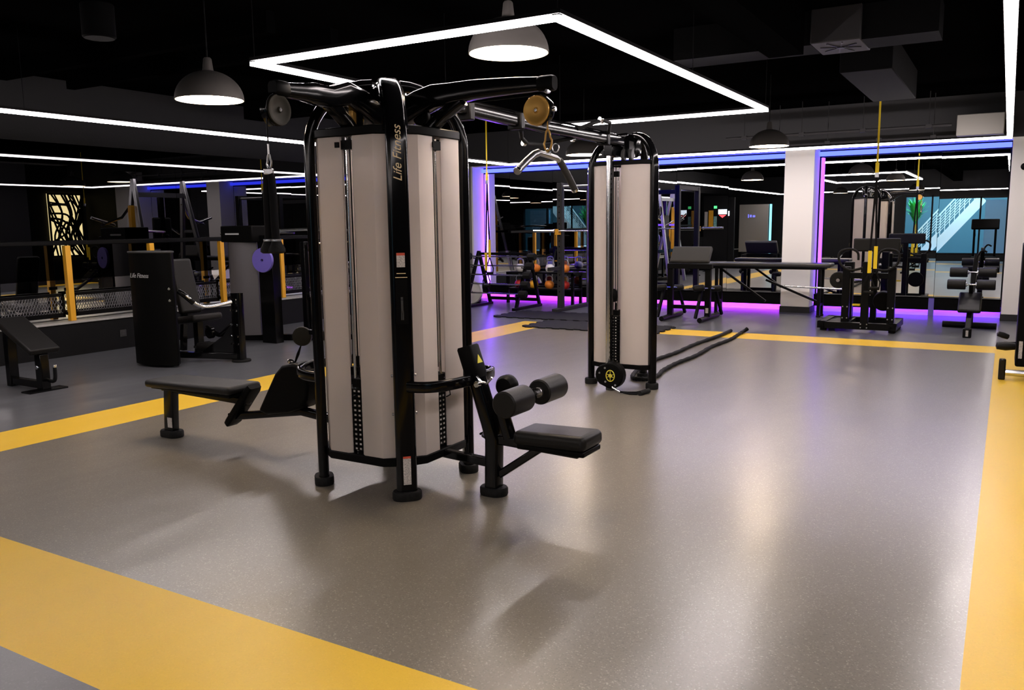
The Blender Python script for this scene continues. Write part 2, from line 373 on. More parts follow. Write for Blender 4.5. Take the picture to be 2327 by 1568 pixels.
# ceiling services
solo('air_duct', MB().span((-2.9, 8.05, 3.1), (-1.62, 8.5, ZC-.004)), 'duct', 'flat dark duct running left of the ceiling air grille', 'duct')
solo('air_duct', MB().span((-1.20, 8.05, 3.1), (-.6, 8.5, ZC-.004)), 'duct', 'flat dark duct running right of the ceiling air grille', 'duct')
t = thing('ceiling_air_grille', (-1.41, 8.3, 3.09), 'square grey air diffuser in the dark ceiling', 'air vent')
obj('casing', MB().span((-1.62, 8.0, 3.1), (-1.20, 8.6, ZC-.004)), 'ductpale', t, bevel=.01)
mbs = MB()
for k in range(8):
    a = k*PI/4+.3; mbs.beam((-1.41+.04*math.cos(a), 8.3+.05*math.sin(a), 3.098), (-1.41+.17*math.cos(a), 8.3+.25*math.sin(a), 3.098), .012, .006)
mbs.disc((-1.41, 8.3, 3.097), (0, 0, 1), .035, .01)
obj('louvre', mbs, 'plastic', t)
solo('air_duct', MB().span((-1.6, 9.4, 3.05), (-1.1, 11.9, ZC-.004)), 'duct', 'long dark duct running towards the far mirrors', 'duct', bevel=.01)
solo('ceiling_beam', MB().span((-9.9, 9.0, 3.15), (-2.95, 9.35, ZC)), 'ceil', 'black ceiling beam across the left half', 'beam')
solo('ceiling_beam', MB().span((-1.95, -5.5, 3.0), (-1.65, 7.9, ZC)), 'ceil', 'black ceiling beam beside the small LED rectangle', 'beam')
solo('ceiling_unit', MB().span((-.74, 14.0, 2.74), (-.14, 14.4, 3.04)), 'panelgrey', 'pale boxed air unit under the ceiling near the right pier', 'air unit', bevel=.01)
for k, (x0, x1, y, z, nm) in enumerate(((-4.1, -.8, 13.95, 2.90, 'upper pipe above the far mirrors'), (-3.6, -.75, 14.2, 2.76, 'lower pipe above the far mirrors'))):
    mb = MB().cyl((x0, y, z), (x1, y, z), .022, 10)
    for q in range(4): mb.cyl((x0+.3+q*(x1-x0-.6)/3, y, z), (x0+.3+q*(x1-x0-.6)/3, y, ZC), .006, 6); mb.box((x0+.3+q*(x1-x0-.6)/3, y, z), (.08, .06, .06))
    solo('ceiling_pipe', mb, 'ductpale', 'grey ' + nm, 'pipe')
mb = MB()
for y in (2.4, 3.2, 5.4, 6.2): mb.span((-9.8, y, 3.22), (-5.6, y+.1, ZC))
solo('ceiling_joists', mb, 'ceil', 'black joists under the ceiling on the left', 'ceiling', kind='structure')
solo('ceiling_speaker', MB().disc((-6.6, 4.5, 3.26), (0, 0, 1), .13, .28, bev=.1), 'duct', 'round dark ceiling speaker at the upper left', 'speaker')
solo('security_camera', MB().lathe([(0, -.05), (.03, -.042), (.05, -.01), (.052, .03), (.03, .04), (0, .04)], (.15, 14.66, 2.30), (0, -1, 0)).disc((.15, 14.695, 2.3), (0, 1, 0), .03, .03), 'plastic', 'small black round camera on the right white pier', 'camera')

# ------------------------------------------------------------------ weight towers
def corner_post(name, cx, cy, s, dx, dy, w, t, parent, zb=2.0, m='gloss', ztop=.36, foot=.085):
    d = V((dx, dy, 0)).normalized(); r0 = s*math.sqrt(2); tang = V((-d.y, d.x, 0))
    pts = [V((cx, cy, z)) + d*r0 for z in (.045, .6, 1.3, zb)]
    for i in range(1, 11):
        a = i*PI/2/10; r = .08+(r0-.08)*math.cos(a); pts.append(V((cx, cy, zb+ztop*math.sin(a)))+d*r)
    o = obj(name, MB().sweep(pts, rrect(w/2, t/2, t*.42), tang), m, parent)
    fp = V((cx, cy, 0))+d*r0
    sec = stadium(foot, foot*.68, 7)
    f = MB(); ring = [fp+tang*u+d*v for u, v in sec]
    f.sweep([fp, fp+V((0, 0, .008)), fp+V((0, 0, .04)), fp+V((0, 0, .05))], sec, tang, [.96, 1, 1, .93])
    obj('rubber_foot', f, 'rubber', o)
    return o

def face_frame(cx, cy, s, k):
    """outward normal and left-to-right direction (seen from outside) of tower face k"""
    n = [V((0, -1, 0)), V((1, 0, 0)), V((0, 1, 0)), V((-1, 0, 0))][k]
    u = V((-n.y, n.x, 0)); return V((cx, cy, 0))+n*s-u*s, u, n

def shrouds(cx, cy, s, k, parent, z0, z1, gap=(.276, .356), bulge=.055, ends=.045):
    o, u, n = face_frame(cx, cy, s, k); W = 2*s
    def P(a, b, z): return o+u*a+n*b+V((0, 0, z))
    for prof in ([(ends, -.01), (ends+.075, bulge), (gap[0]-.022, bulge), (gap[0], bulge*.7)], [(gap[1], bulge*.7), (gap[1]+.022, bulge), (W-ends-.075, bulge), (W-ends, -.01)]):
        poly = [P(a, b, z0) for a, b in prof] + [P(a, b-.006, z0) for a, b in reversed(prof)]
        obj('shroud_panel', MB().prism(poly, (0, 0, z1-z0)), 'shroud', parent)

def rails(cx, cy, s, k, parent, z0, z1, bulge=.062):
    o, u, n = face_frame(cx, cy, s, k); W = 2*s
    pr = [(.02, .0), (.12, bulge), (W-.12, bulge), (W-.02, 0), (W-.02, -.035), (.02, -.035)]
    obj('cross_rail', MB().prism([o+u*a+n*b+V((0, 0, z0)) for a, b in pr], (0, 0, z1-z0)), 'plastic', parent, bevel=.006)

def stack(cx, cy, s, k, parent, zt=.61, gapc=.316, inset=.018):
    o, u, n = face_frame(cx, cy, s, k)
    c = o+u*gapc-n*inset
    R = Matrix((u, n, V((0, 0, 1)))).transposed()
    mb = MB(); lab = MB(); z = .25; q = 0
    while z < zt:
        mb.box(c+V((0, 0, z+.013)), (.30, .10, .024), R)
        for du in (-.016, .016):
            lab.box(c+u*du+n*.0515+V((0, 0, z+.013)), (.013, .002, .010), R)
        z += .0285; q += 1
    st = obj('weight_stack', mb, 'plastic', parent)
    obj('plate_numbers', lab, 'sticker', st, smooth=False)
    hd = MB().box(c+V((0, 0, z+.03)), (.07, .09, .05), R).cyl(c+V((0, 0, z+.05)), c+V((0, 0, z+.12)), .016, 12)
    obj('stack_head', hd, 'plastic', parent)
    rd = MB()
    for du in (-.024, .024): rd.cyl(c+u*du+n*.03+V((0, 0, .24)), c+u*du+n*.03+V((0, 0, 2.06)), .0075, 10)
    obj('guide_rods', rd, 'chrome', parent)
    obj('lift_cable', MB().cyl(c+V((0, 0, z+.1))+n*.03, c+V((0, 0, 2.08))+n*.03, .004, 6), 'plastic', parent)
    obj('rod_bracket', MB().box(c+n*.045+V((0, 0, 2.0)), (.075, .03, .05), R).box(c-u*.052+n*.075+V((0, 0, 2.0)), (.026, .012, .03), R), 'plastic', parent)
    obj('stack_pin', MB().tube([c+u*.0+n*.055+V((0, 0, zt-.03)), c+n*.085+V((0, 0, zt-.03)), c+u*.035+n*.085+V((0, 0, zt-.03)), c+u*.04+n*.085+V((0, 0, zt-.06)), c+u*.0+n*.085+V((0, 0, zt-.065))], .004, 6), 'plastic', st)
    return c

CX, CY, SS = -3.195, 3.985, .318
T = thing('weight_stack_tower', (CX, CY, 0), 'large four-sided black weight tower with frosted grey panels', 'gym machine')
for i, (dx, dy) in enumerate(((1, -1), (1, 1), (-1, 1), (-1, -1))):
    po = corner_post('corner_post', CX, CY, SS, dx, dy, .118, .062, T)
    if i == 0: front = po
for k in range(4):
    shrouds(CX, CY, SS, k, T, .235, 2.045)
    rails(CX, CY, SS, k, T, 2.045, 2.095)
    rails(CX, CY, SS, k, T, .185, .235)
    stack(CX, CY, SS, k, T)
obj('top_cap', MB().lathe([(.06, 2.05), (.122, 2.10), (.128, 2.27), (.115, 2.32), (.075, 2.355), (0, 2.368)], (CX, CY, 0), n=32), 'gloss', T)
obj('front_cap', MB().sweep([(CX+.40*.7071*1.05, CY-.40*.7071*1.05, 2.06), (CX+.40*.7071, CY-.40*.7071, 2.12), (CX+.36*.7071, CY-.36*.7071, 2.21), (CX+.28*.7071, CY-.28*.7071, 2.285), (CX+.15*.7071, CY-.15*.7071, 2.325), (CX+.02, CY-.02, 2.33)], rrect(.070, .036, .026), (.7071, .7071, 0)), 'gloss', T)
# arms east (pulldown), south (pushdown)
def arm(d, L, zt=2.30):
    d = V(d); side = V((-d.y, d.x, 0)); c = V((CX, CY, 0))
    def P(r, z): return c+d*r+V((0, 0, z))
    pts = [P(.06, 2.16), P(.16, 2.205), P(.26, 2.245), P(.36, 2.272), P(.48, zt-.008), P(.62, zt), P(L*.85, zt-.003), P(L, zt-.008)]
    a = obj('arm', MB().sweep(pts, rrect(.046, .058, .024), side, [1.3, 1.3, 1.22, 1.12, 1, .9, .74, .62]), 'gloss', T)
    obj('arm_cap', MB().sweep([P(L-.005, zt-.008), P(L+.01, zt-.008), P(L+.075, zt-.008), P(L+.088, zt-.008)], rrect(.036, .04, .024), side, [.9, 1, 1, .86]), 'plastic', a)
    pts = [P(.30, 2.07), P(.35, 2.12), P(.42, 2.17), P(.54, 2.235)]
    obj('arm_brace', MB().sweep(pts, rrect(.036, .03, .012), side), 'gloss', T)
    return P
PE = arm((1, 0, 0), 1.03, 2.285)
PS = arm((0, -1, 0), .80, 2.245)
# internal top pulleys seen above the rails
for k in range(4):
    o, u, n = face_frame(CX, CY, SS, k)
    c = o+u*.315-n*.06+V((0, 0, 2.17))
    pl = obj('top_pulley', MB().disc(c, u, .055, .03), 'bronze' if k == 0 else 'plastic', T)
    obj('pulley_bracket', MB().box(c+u*.02, (.006, .05, .16) if k in (1, 3) else (.006, .05, .16), Matrix((u, n, V((0, 0, 1)))).transposed()), 'gloss', pl)
# lettering and stickers on the front post (faces the camera diagonally)
d = V((1, -1, 0)).normalized(); tg = V((1, 1, 0)).normalized(); fp = V((CX, CY, 0))+d*(SS*math.sqrt(2)+.032)
Rt = Matrix((-V((0, 0, 1)), tg, d)).transposed()   # not used for text: kept for stickers
Rv = Matrix((tg, V((0, 0, 1)), d)).transposed()    # x along tangent, y up, z out
Rup = Matrix((V((0, 0, 1)), -tg, d)).transposed()  # text running upwards
text('lettering', 'Life Fitness', 'gold', front, fp+V((0, 0, 1.935))+d*.001, Rup.to_euler(), .066, .35)
def stick(c, w, h, m, parent, name='sticker'):
    mb = MB(); mb.box((0, 0, 0), (w, h, .002)); mb.xf(Matrix.Translation(c) @ Rv.to_4x4()); return obj(name, mb, m, parent, smooth=False)
stick(fp+V((0, 0, 1.365)), .046, .078, 'sticker', front, 'warning_label'); stick(fp+V((0, 0, 1.397))+d*.001, .046, .014, 'redsticker', front, 'label_header')
stick(fp+V((0, 0, 1.292)), .05, .004, 'gold', front, 'label_line'); stick(fp+V((0, 0, 1.27)), .066, .004, 'gold', front, 'label_line')
stick(fp+V((0, 0, 1.135)), .066, .25, 'plastic', front, 'instruction_plate')
stick(fp+V((0, 0, 1.19)), .05, .002, 'grey', front, 'label_line')
mb = MB().box((0, 0, 0), (.012, .07, .002)).box((-.004, -.05, 0), (.006, .05, .002)).box((.005, -.05, 0), (.006, .05, .002)).box((0, .045, 0), (.012, .014, .002)); mb.xf(Matrix.Translation(fp+V((0, 0, 1.11))+d*.002) @ Rv.to_4x4())
obj('figure_mark', mb, 'grey', front, smooth=False)
stick(fp+V((0, 0, .175)), .044, .165, 'sticker', front, 'serial_label'); stick(fp+V((0, 0, .252))+d*.001, .044, .012, 'redsticker', front, 'label_header')
for z in (.5, .72):
    for sg in (-1, 1):
        q = V((CX, CY, z))+d*(SS*math.sqrt(2))+tg*sg*.062
        obj('bolt', MB().cyl(q, q+tg*sg*.008, .009, 8), 'steel', front)
# guard hoops east and west
for sg, xo in ((1, -2.60), (-1, -3.80)):
    x0 = CX+sg*SS
    pts = []
    for i in range(25):
        a = -PI/2+i*PI/24; c_, s_ = math.cos(a), math.sin(a)
        pts.append((x0+sg*.285*max(c_, 0)**.55, CY+SS*math.copysign(abs(s_)**.75, s_), .655+.02*max(c_, 0)))
    obj('guard_hoop', MB().sweep(pts, rrect(.032, .016, .012), (0, 0, 1)), 'gloss', T)
# east pulley with guard, swivel and cable
pc = V((-2.176, 3.975, 2.142))
E_ = obj('pulley_wheel', MB().lathe([(0, .017), (.012, .02), (.016, .014), (.055, .014), (.062, .018), (.075, .018), (.078, .012), (.068, 0), (.078, -.012), (.075, -.018), (.06, -.018), (0, -.014)], pc, (0, -1, 0), 36), 'bronze', T)
obj('axle_bolt', MB().disc(pc+V((0, -.02, 0)), (0, 1, 0), .009, .006), 'chrome', E_)
gp = [pc+V((.084*math.cos(a), .012, .084*math.sin(a))) for a in rad(75, 50, 25, 0, -25, -50, -68)]
obj('pulley_guard', MB().sweep(gp, rrect(.02, .004, .003), (0, 1, 0)), 'gloss', T)
obj('guard_bolt', MB().disc(pc+V((.10, 0, 0)), (1, 0, 0), .012, .02), 'chrome', T)
obj('swivel', MB().cyl((-2.115, 3.975, 2.285), (-2.115, 3.975, 2.225), .011, 10).disc((-2.115, 3.975, 2.24), (0, 0, 1), .017, .025), 'chrome', T)
obj('pulley_cable', MB().tube([(-2.6, 3.975, 2.218), (-2.2, 3.975, 2.221)], .004, 6).cyl(pc+V((.066, 0, 0)), pc+V((.062, 0, -.10)), .004, 6), 'plastic', T)
# south pulley
pc2 = V((-3.19, 3.12, 2.132))
S_ = obj('pulley_wheel', MB().lathe([(0, .017), (.012, .02), (.016, .014), (.055, .014), (.062, .018), (.075, .018), (.078, .012), (.068, 0), (.078, -.012), (.075, -.018), (.06, -.018), (0, -.014)], pc2, (1, 0, 0), 36), 'olive', T)
obj('axle_bolt', MB().disc(pc2+V((.02, 0, 0)), (1, 0, 0), .009, .006), 'chrome', S_)
gp = [pc2+V((-.012, -.084*math.cos(a), .084*math.sin(a))) for a in rad(75, 50, 25, 0, -25, -50, -68)]
obj('pulley_guard', MB().sweep(gp, rrect(.02, .004, .003), (1, 0, 0)), 'gloss', T)
obj('swivel', MB().cyl((-3.19, 3.14, 2.255), (-3.19, 3.14, 2.205), .011, 10), 'chrome', T)
obj('pulley_cable', MB().tube([(-3.19, 3.6, 2.205), (-3.19, 3.15, 2.205)], .004, 6).cyl((-3.19, 3.045, 2.12), (-3.19, 3.045, 1.93), .004, 6), 'plastic', T)
# west low pulley
pc3 = V((-3.955, 3.985, .84))
W_ = obj('pulley_wheel', MB().lathe([(0, .02), (.05, .02), (.062, .016), (.064, 0), (.062, -.016), (.05, -.02), (0, -.02)], pc3, (.5, -.85, 0), 30), 'olive', T)
obj('pulley_bracket', MB().beam((-3.53, 3.985, .86), (-3.92, 4.01, .87), .03, .03), 'gloss', T)
obj('pulley_cable', MB().tube([(-3.97, 3.985, .78), (-4.0, 3.985, .72), (-4.035, 3.985, .655)], [.004, .010, .006], 8), 'plastic', T)

def carabiner(x, y, z, L, w, m, label, axis='x'):
    pts = []
    for i in range(20):
        a = 2*PI*i/20
        ww = w*(.62 if math.sin(a) > 0 else 1)
        dx = ww*math.cos(a); dz = L/2*math.sin(a)
        pts.append((x+dx, y, z+dz) if axis == 'x' else (x, y+dx, z+dz))
    return solo('snap_hook', MB().tube(pts, .005, 8, closed=True).cyl((x, y, z+L/2-.004), (x, y, z+L/2+.05), .005, 8), m, label, 'hook')
carabiner(-2.115, 3.975, 1.985, .11, .024, 'bronze', 'metal snap hook holding the curved pulldown bar')
carabiner(-3.19, 3.045, 1.875, .07, .016, 'steel', 'small snap hook holding the black pushdown rope')

# lat bar
t = thing('pulldown_bar', (-2.115, 3.975, 1.75), 'bent steel pulldown bar hanging over the padded seat', 'cable attachment')
pts = [(-2.15, 3.72, 1.822), (-2.14, 3.79, 1.868), (-2.13, 3.85, 1.905), (-2.125, 3.89, 1.917), (-2.115, 3.975, 1.908), (-2.105, 4.05, 1.898), (-2.10, 4.09, 1.88), (-2.095, 4.15, 1.825), (-2.09, 4.235, 1.745)]
obj('bar', MB().tube(pts, .015, 12), 'steel', t)
obj('grip', MB().tube([V(pts[0]), V(pts[1]), V(pts[2]), V(pts[3])], .0195, 14), 'steel', t)
obj('grip', MB().tube([V(pts[5])+V((0, .03, -.01)), V(pts[6]), V(pts[7]), V(pts[8])], .0195, 14), 'grey', t)
obj('end_cap', MB().tube([V(pts[0])-V((0, .012, .008)), V(pts[0])], .0205, 14), 'chrome', t)
obj('end_cap', MB().tube([V(pts[8]), V(pts[8])+V((0, .012, -.012))], .0205, 14), 'chrome', t)
obj('hanger_loop', MB().tube([(-2.115+.016*math.cos(a), 3.975, 1.925+.016*math.sin(a)) for a in rad(*range(0, 360, 30))], .004, 6, closed=True), 'chrome', t)

# pushdown rope
t = thing('triceps_rope', (-3.19, 3.04, 1.40), 'black pushdown rope hanging from the left arm of the large tower', 'cable attachment')
for sg in (-1, 1):
    pts = [(-3.19, 3.04, 1.835), (-3.19+sg*.016, 3.04, 1.80), (-3.19+sg*.021, 3.04, 1.7), (-3.19+sg*.022, 3.04, 1.55), (-3.19+sg*.028, 3.04, 1.455)]
    r = obj('rope_strand', MB().tube(pts, [.012, .019, .02, .02, .02], 12), 'strapblack', t)
    e = V(pts[-1]); obj('rope_knob', MB().lathe([(0, .03), (.022, .03), (.03, .012), (.042, -.012), (.042, -.026), (.03, -.034), (0, -.034)], e, (0, 0, 1), 20), 'rubber', r)
    obj('knob_ferrule', MB().disc(e+V((0, 0, .032)), (0, 0, 1), .025, .012), 'steel', r)
obj('rope_sleeve', MB().disc((-3.19, 3.04, 1.825), (0, 0, 1), .025, .03), 'steel', t)

# ------------------------------------------------------------------ pulldown seat (east)
t = thing('pulldown_bench', (-2.2, 3.975, 0), 'padded pulldown seat with two foam rollers on the right of the large tower', 'gym machine')
Yc = 3.975
post = obj('post', MB().sweep([(-2.483, Yc, .04), (-2.475, Yc, .33), (-2.50, Yc, .42), (-2.60, Yc, .72), (-2.615, Yc, .76)], rrect(.045, .042, .016), (0, 1, 0)), 'gloss', t)
obj('rubber_foot', MB().sweep([(-2.483, Yc, 0), (-2.483, Yc, .01), (-2.483, Yc, .04), (-2.483, Yc, .048)], stadium(.065, .085, 7), (0, 1, 0), [.96, 1, 1, .93]), 'rubber', post)
hd = obj('post_head', MB().sweep([(-2.592, Yc, .68), (-2.60, Yc, .72), (-2.645, Yc, .85), (-2.648, Yc, .86)], rrect(.05, .05, .014), (0, 1, 0), [1, 1, 1, .9]), 'plastic', t)
dd = V((.33, 0, 1)).normalized()
tri = [(-2.563+.0, Yc-.028, .755), (-2.563, Yc+.022, .755), (-2.583, Yc-.003, .80)]
tri = [V((-2.576, Yc-.026, .765)), V((-2.576, Yc+.026, .765)), V((-2.590, Yc, .812))]
off = V((.95, 0, .31)).normalized()*.012
nrm = (tri[1]-tri[0]).cross(tri[2]-tri[0]).normalized()
if nrm.x < 0: nrm = -nrm
tri = [p+nrm*.012 for p in tri]
obj('warning_triangle', MB().prism(tri, nrm*.003), 'logo', hd, smooth=False)
obj('seat_beam', MB().beam((-2.50, Yc, .335), (-1.93, Yc, .315), .055, .055), 'gloss', t, bevel=.008)
obj('seat_brace', MB().beam((-2.44, Yc, .125), (-2.17, Yc, .315), .045, .045), 'gloss', t, bevel=.008)
obj('link_beam', MB().beam((-2.86, Yc, .205), (-2.48, Yc, .185), .05, .05), 'gloss', t, bevel=.008)
mb = MB().span((-.22, -.125, -.042), (.22, .125, .042)); mb.xf(Matrix.Translation((-2.065, Yc, .39)) @ Matrix.Rotation(math.radians(-1.5), 4, 'Y'))
obj('seat_pad', mb, 'pad', t, bevel=.032, seg=5)
mb = MB().span((-.205, -.11, -.015), (.205, .11, .015)); mb.xf(Matrix.Translation((-2.06, Yc, .338)))
obj('seat_board', mb, 'plastic', t, bevel=.008)
obj('roller_upright', MB().sweep([(-2.37, Yc, .35), (-2.42, Yc, .50), (-2.41, Yc, .58), (-2.36, Yc, .61), (-2.21, Yc, .62)], rrect(.034, .03, .012), (0, 1, 0)), 'gloss', t)
obj('adjuster', MB().lathe([(0, -.05), (.05, -.045), (.065, -.02), (.065, .02), (.05, .045), (0, .05)], (-2.42, Yc+.06, .635), (0, 1, 0), 24), 'plastic', t)
mb = MB().tube([(-2.55, Yc-.06, .70), (-2.52, Yc-.06, .67), (-2.48, Yc-.06, .665), (-2.45, Yc-.055, .70)], .007, 8).disc((-2.545, Yc-.06, .655), (0, 1, 0), .018, .03)
obj('adjuster_clamp', mb, 'chrome', t)
obj('roller_axle', MB().cyl((-2.205, 3.70, .62), (-2.205, 4.20, .62), .014, 12), 'chrome', t)
for a, b in ((3.635, 3.855), (4.02, 4.245)):
    r = obj('foam_roller', MB().lathe([(0, a), (.064, a), (.072, a+.008), (.073, b-.008), (.064, b), (0, b)], (-2.205, 0, .62), (0, 1, 0), 36), 'pad', t)
    e = a if a > 4 else b
    obj('roller_collar', MB().disc((-2.205, e+(-.008 if a > 4 else .008), .62), (0, 1, 0), .03, .02), 'steel', r)
mb = MB().tube([(-2.78, 4.3, .25), (-2.74, 4.28, .27), (-2.70, 4.2, .27), (-2.55, 4.03, .305)], .008, 8)
obj('locking_cable', mb, 'plastic', t)

# ------------------------------------------------------------------ low row bench (west)
t = thing('row_bench', (-4.9, 3.985, 0), 'long low rowing bench with black pad on the left of the large tower', 'gym machine')
Yc = 3.985
po = obj('leg', MB().sweep([(-5.345, Yc, .04), (-5.335, Yc, .2), (-5.32, Yc, .37)], rrect(.034, .05, .014), (0, 1, 0)), 'gloss', t)
obj('rubber_foot', MB().sweep([(-5.345, Yc, 0), (-5.345, Yc, .01), (-5.345, Yc, .04), (-5.345, Yc, .05)], stadium(.06, .10, 7), (0, 1, 0), [.96, 1, 1, .93]), 'rubber', po)
obj('leg_label', MB().box((-5.315, Yc-.036, .115), (.05, .002, .075)), 'sticker', po, smooth=False)
obj('seat_beam', MB().beam((-5.40, Yc, .375), (-4.50, Yc, .35), .06, .05), 'gloss', t, bevel=.008)
mb = MB().span((-.455, -.15, -.028), (.455, .15, .028)); mb.xf(Matrix.Translation((-4.975, Yc, .432)) @ Matrix.Rotation(math.radians(-1.2), 4, 'Y'))
obj('seat_pad', mb, 'pad', t, bevel=.024, seg=4)
obj('seat_board', MB().span((-5.39, Yc-.12, .385), (-4.55, Yc+.12, .407)), 'plastic', t, bevel=.006)
obj('end_plate', MB().sweep([(-4.43, Yc, .465), (-4.45, Yc, .44), (-4.66, Yc, .20), (-4.69, Yc, .175)], rrect(.06, .026, .014), (0, 1, 0), [.85, 1, 1, .85]), 'plastic', t)
obj('rail', MB().sweep([(-4.68, Yc, .225), (-4.3, Yc, .285), (-3.98, Yc, .335), (-3.60, Yc, .30)], rrect(.03, .026, .01), (0, 1, 0)), 'gloss', t)
prof = [(-3.89, .655), (-3.99, .668), (-4.09, .645), (-4.155, .585), (-4.33, .315), (-4.25, .295), (-4.05, .33), (-3.93, .37), (-3.88, .43), (-3.86, .52)]
obj('pulley_housing', MB().prism([(x, Yc-.075, z) for x, z in prof], (0, .15, 0)), 'plastic', t, bevel=.02, seg=3)
obj('cable_eyelet', MB().disc((-4.05, Yc-.02, .668), (.4, 0, 1), .022, .02), 'chrome', t)
for x, z in ((-4.16, .50), (-4.245, .395)):
    mb = MB().span((-.05, -.06, -.008), (.05, .06, .008)); mb.xf(Matrix.Translation((x-.03, Yc+.155, z)) @ Matrix.Rotation(math.radians(-58), 4, 'Y'))
    obj('foot_plate', mb, 'lightgrey', t, bevel=.004)
obj('plate_axle', MB().cyl((-4.17, Yc+.05, .44), (-4.22, Yc+.16, .44), .012, 8), 'steel', t)

# ------------------------------------------------------------------ crossover beam and second tower
t = thing('crossover_beam', (-3.15, 5.8, 2.25), 'black overhead beam joining the two weight towers', 'gym machine')
obj('beam', MB().sweep([(-3.17, 4.2, 2.325), (-3.15, 4.5, 2.318), (-3.14, 5.8, 2.29), (-3.13, 7.3, 2.295)], rrect(.04, .042, .015), (1, 0, 0)), 'gloss', t)
obj('cable_run', MB().cyl((-3.15, 4.4, 2.37), (-3.13, 7.2, 2.345), .009, 8), 'gloss', t)
for y in (4.75, 5.42, 6.95):
    obj('clamp', MB().span((-3.20, y-.03, 2.235), (-3.085, y+.03, 2.355)), 'black', t, bevel=.008)
hp = [(-3.15, 5.5, 2.235), (-3.18, 5.56, 2.19), (-3.24, 5.75, 2.165), (-3.26, 6.0, 2.18), (-3.24, 6.2, 2.215), (-3.15, 6.35, 2.25)]
obj('pull_up_handle', MB().tube(hp, .016, 10), 'rubber', t)
hp = [(-3.10, 6.35, 2.32), (-3.02, 6.42, 2.36), (-2.97, 6.55, 2.40), (-2.99, 6.75, 2.40), (-3.06, 6.88, 2.33)]
obj('pull_up_handle', MB().tube(hp, .016, 10), 'rubber', t)
for p in ((-2.97, 6.52, 2.405), (-3.17, 6.40, 2.245), (-3.24, 5.70, 2.165), (-3.0, 6.6, 2.40)):
    obj('handle_tip', MB().disc(p, (.3, 1, 0), .022, .03), 'chrome', t)
obj('snap_ring', MB().tube([(-3.2+.03*math.cos(a), 6.15, 2.16+.035*math.sin(a)) for a in rad(*range(0, 360, 30))], .005, 6, closed=True), 'steel', t)

CX2, CY2, S2 = -3.12, 7.62, .315
T2 = thing('cable_crossover_tower', (CX2, CY2, 0), 'second slimmer weight tower with a chrome cable column, farther back', 'gym machine')
LB, RB, BB, TC = V((CX2-S2+.0, 7.33, 0)), V((CX2+S2-.0, 7.33, 0)), V((-3.08, 7.80, 0)), V((CX2, 7.56, 0))
for b in (RB, BB, LB):
    d = (b-TC); r0 = d.length; d.normalize(); side = V((-d.y, d.x, 0))
    pts = [b+V((0, 0, z)) for z in (.045, .6, 1.3, 2.05)]
    for i in range(1, 11):
        a = i*PI/20; pts.append(TC+d*(.05+(r0-.05)*math.cos(a))+V((0, 0, 2.05+.31*math.sin(a))))
    po = obj('corner_post', MB().sweep(pts, rrect(.034, .030, .014), side), 'gloss', T2)
    obj('rubber_foot', MB().sweep([b, b+V((0, 0, .008)), b+V((0, 0, .045)), b+V((0, 0, .055))], stadium(.058, .062, 7), side, [.96, 1, 1, .93]), 'rubber', po)
shrouds(CX2, CY2, S2, 0, T2, .225, 2.08, gap=(.20, .322), bulge=.03, ends=.035)
for a, b in ((LB, BB), (RB, BB)):
    q = (b-a).normalized(); nn = V((q.y, -q.x, 0))
    obj('shroud_panel', MB().prism([a+q*.04+V((0, 0, .225)), b-q*.04+V((0, 0, .225)), b-q*.04+nn*.006+V((0, 0, .225)), a+q*.04+nn*.006+V((0, 0, .225))], (0, 0, 1.855)), 'shroud', T2)
    for z in (.18, 2.08): obj('cross_rail', MB().beam(a+V((0, 0, z+.02)), b+V((0, 0, z+.02)), .04, .045), 'gloss', T2)
rails(CX2, CY2, S2, 0, T2, 2.08, 2.12, .036); rails(CX2, CY2, S2, 0, T2, .18, .225, .036)
stack(CX2, CY2, S2, 0, T2, .66, .262, .03)
obj('selector_housing', MB().lathe([(0, -.05), (.03, -.04), (.04, 0), (.036, .05), (.02, .075), (0, .08)], (-3.175, 7.27, .86), n=16), 'plastic', T2)
obj('top_cap', MB().lathe([(.05, 2.16), (.085, 2.20), (.09, 2.33), (.075, 2.36), (.04, 2.375), (0, 2.38)], (CX2, 7.56, 0), n=28), 'gloss', T2)
for x in (-3.12, -3.045):
    obj('top_pulley', MB().disc((x, 7.36, 2.17), (1, .15, 0), .055, .032), 'grey', T2)
obj('pulley_bracket', MB().span((-3.10, 7.36, 2.16), (-3.065, 7.5, 2.30)), 'gloss', T2)
obj('cable_column', MB().cyl((-3.195, 7.20, .16), (-3.195, 7.20, 2.18), .026, 18), 'chrome', T2)
mb = MB()
for i in range(40): mb.box((-3.165, 7.178, .25+i*.046), (.008, .004, .018))
obj('column_scale', mb, 'plastic', T2, smooth=False)
obj('column_guide', MB().span((-3.172, 7.185, .2), (-3.158, 7.22, 2.15)), 'gloss', T2)
obj('column_bracket', MB().span((-3.24, 7.17, 2.16), (-3.15, 7.42, 2.26)), 'gloss', T2, bevel=.008)
obj('column_bracket', MB().span((-3.24, 7.17, .17), (-3.15, 7.3, .215)), 'gloss', T2, bevel=.008)
pc = V((-3.115, 7.10, .142))
hs = obj('pulley_housing', MB().prism([pc+V((.122*math.cos(a)*(1 if math.cos(a) > -.6 else 1.3), -.035, .125*math.sin(a))) for a in rad(*range(0, 360, 15))], (0, .10, 0)), 'plastic', T2, bevel=.015, seg=3)
em = MB().tube([pc+V((.042*math.cos(a), -.038, .052*math.sin(a))) for a in rad(*range(0, 360, 20))], .0045, 6, closed=True)
for a in rad(20, 90, 160): em.beam(pc+V((.036*math.cos(a), -.038, .045*math.sin(a))), pc-V((.036*math.cos(a), .038, .045*math.sin(a))), .004, .008, (0, 1, 0))
em.disc(pc+V((0, -.037, 0)), (0, 1, 0), .018, .006)
obj('round_emblem', em, 'logo', hs)
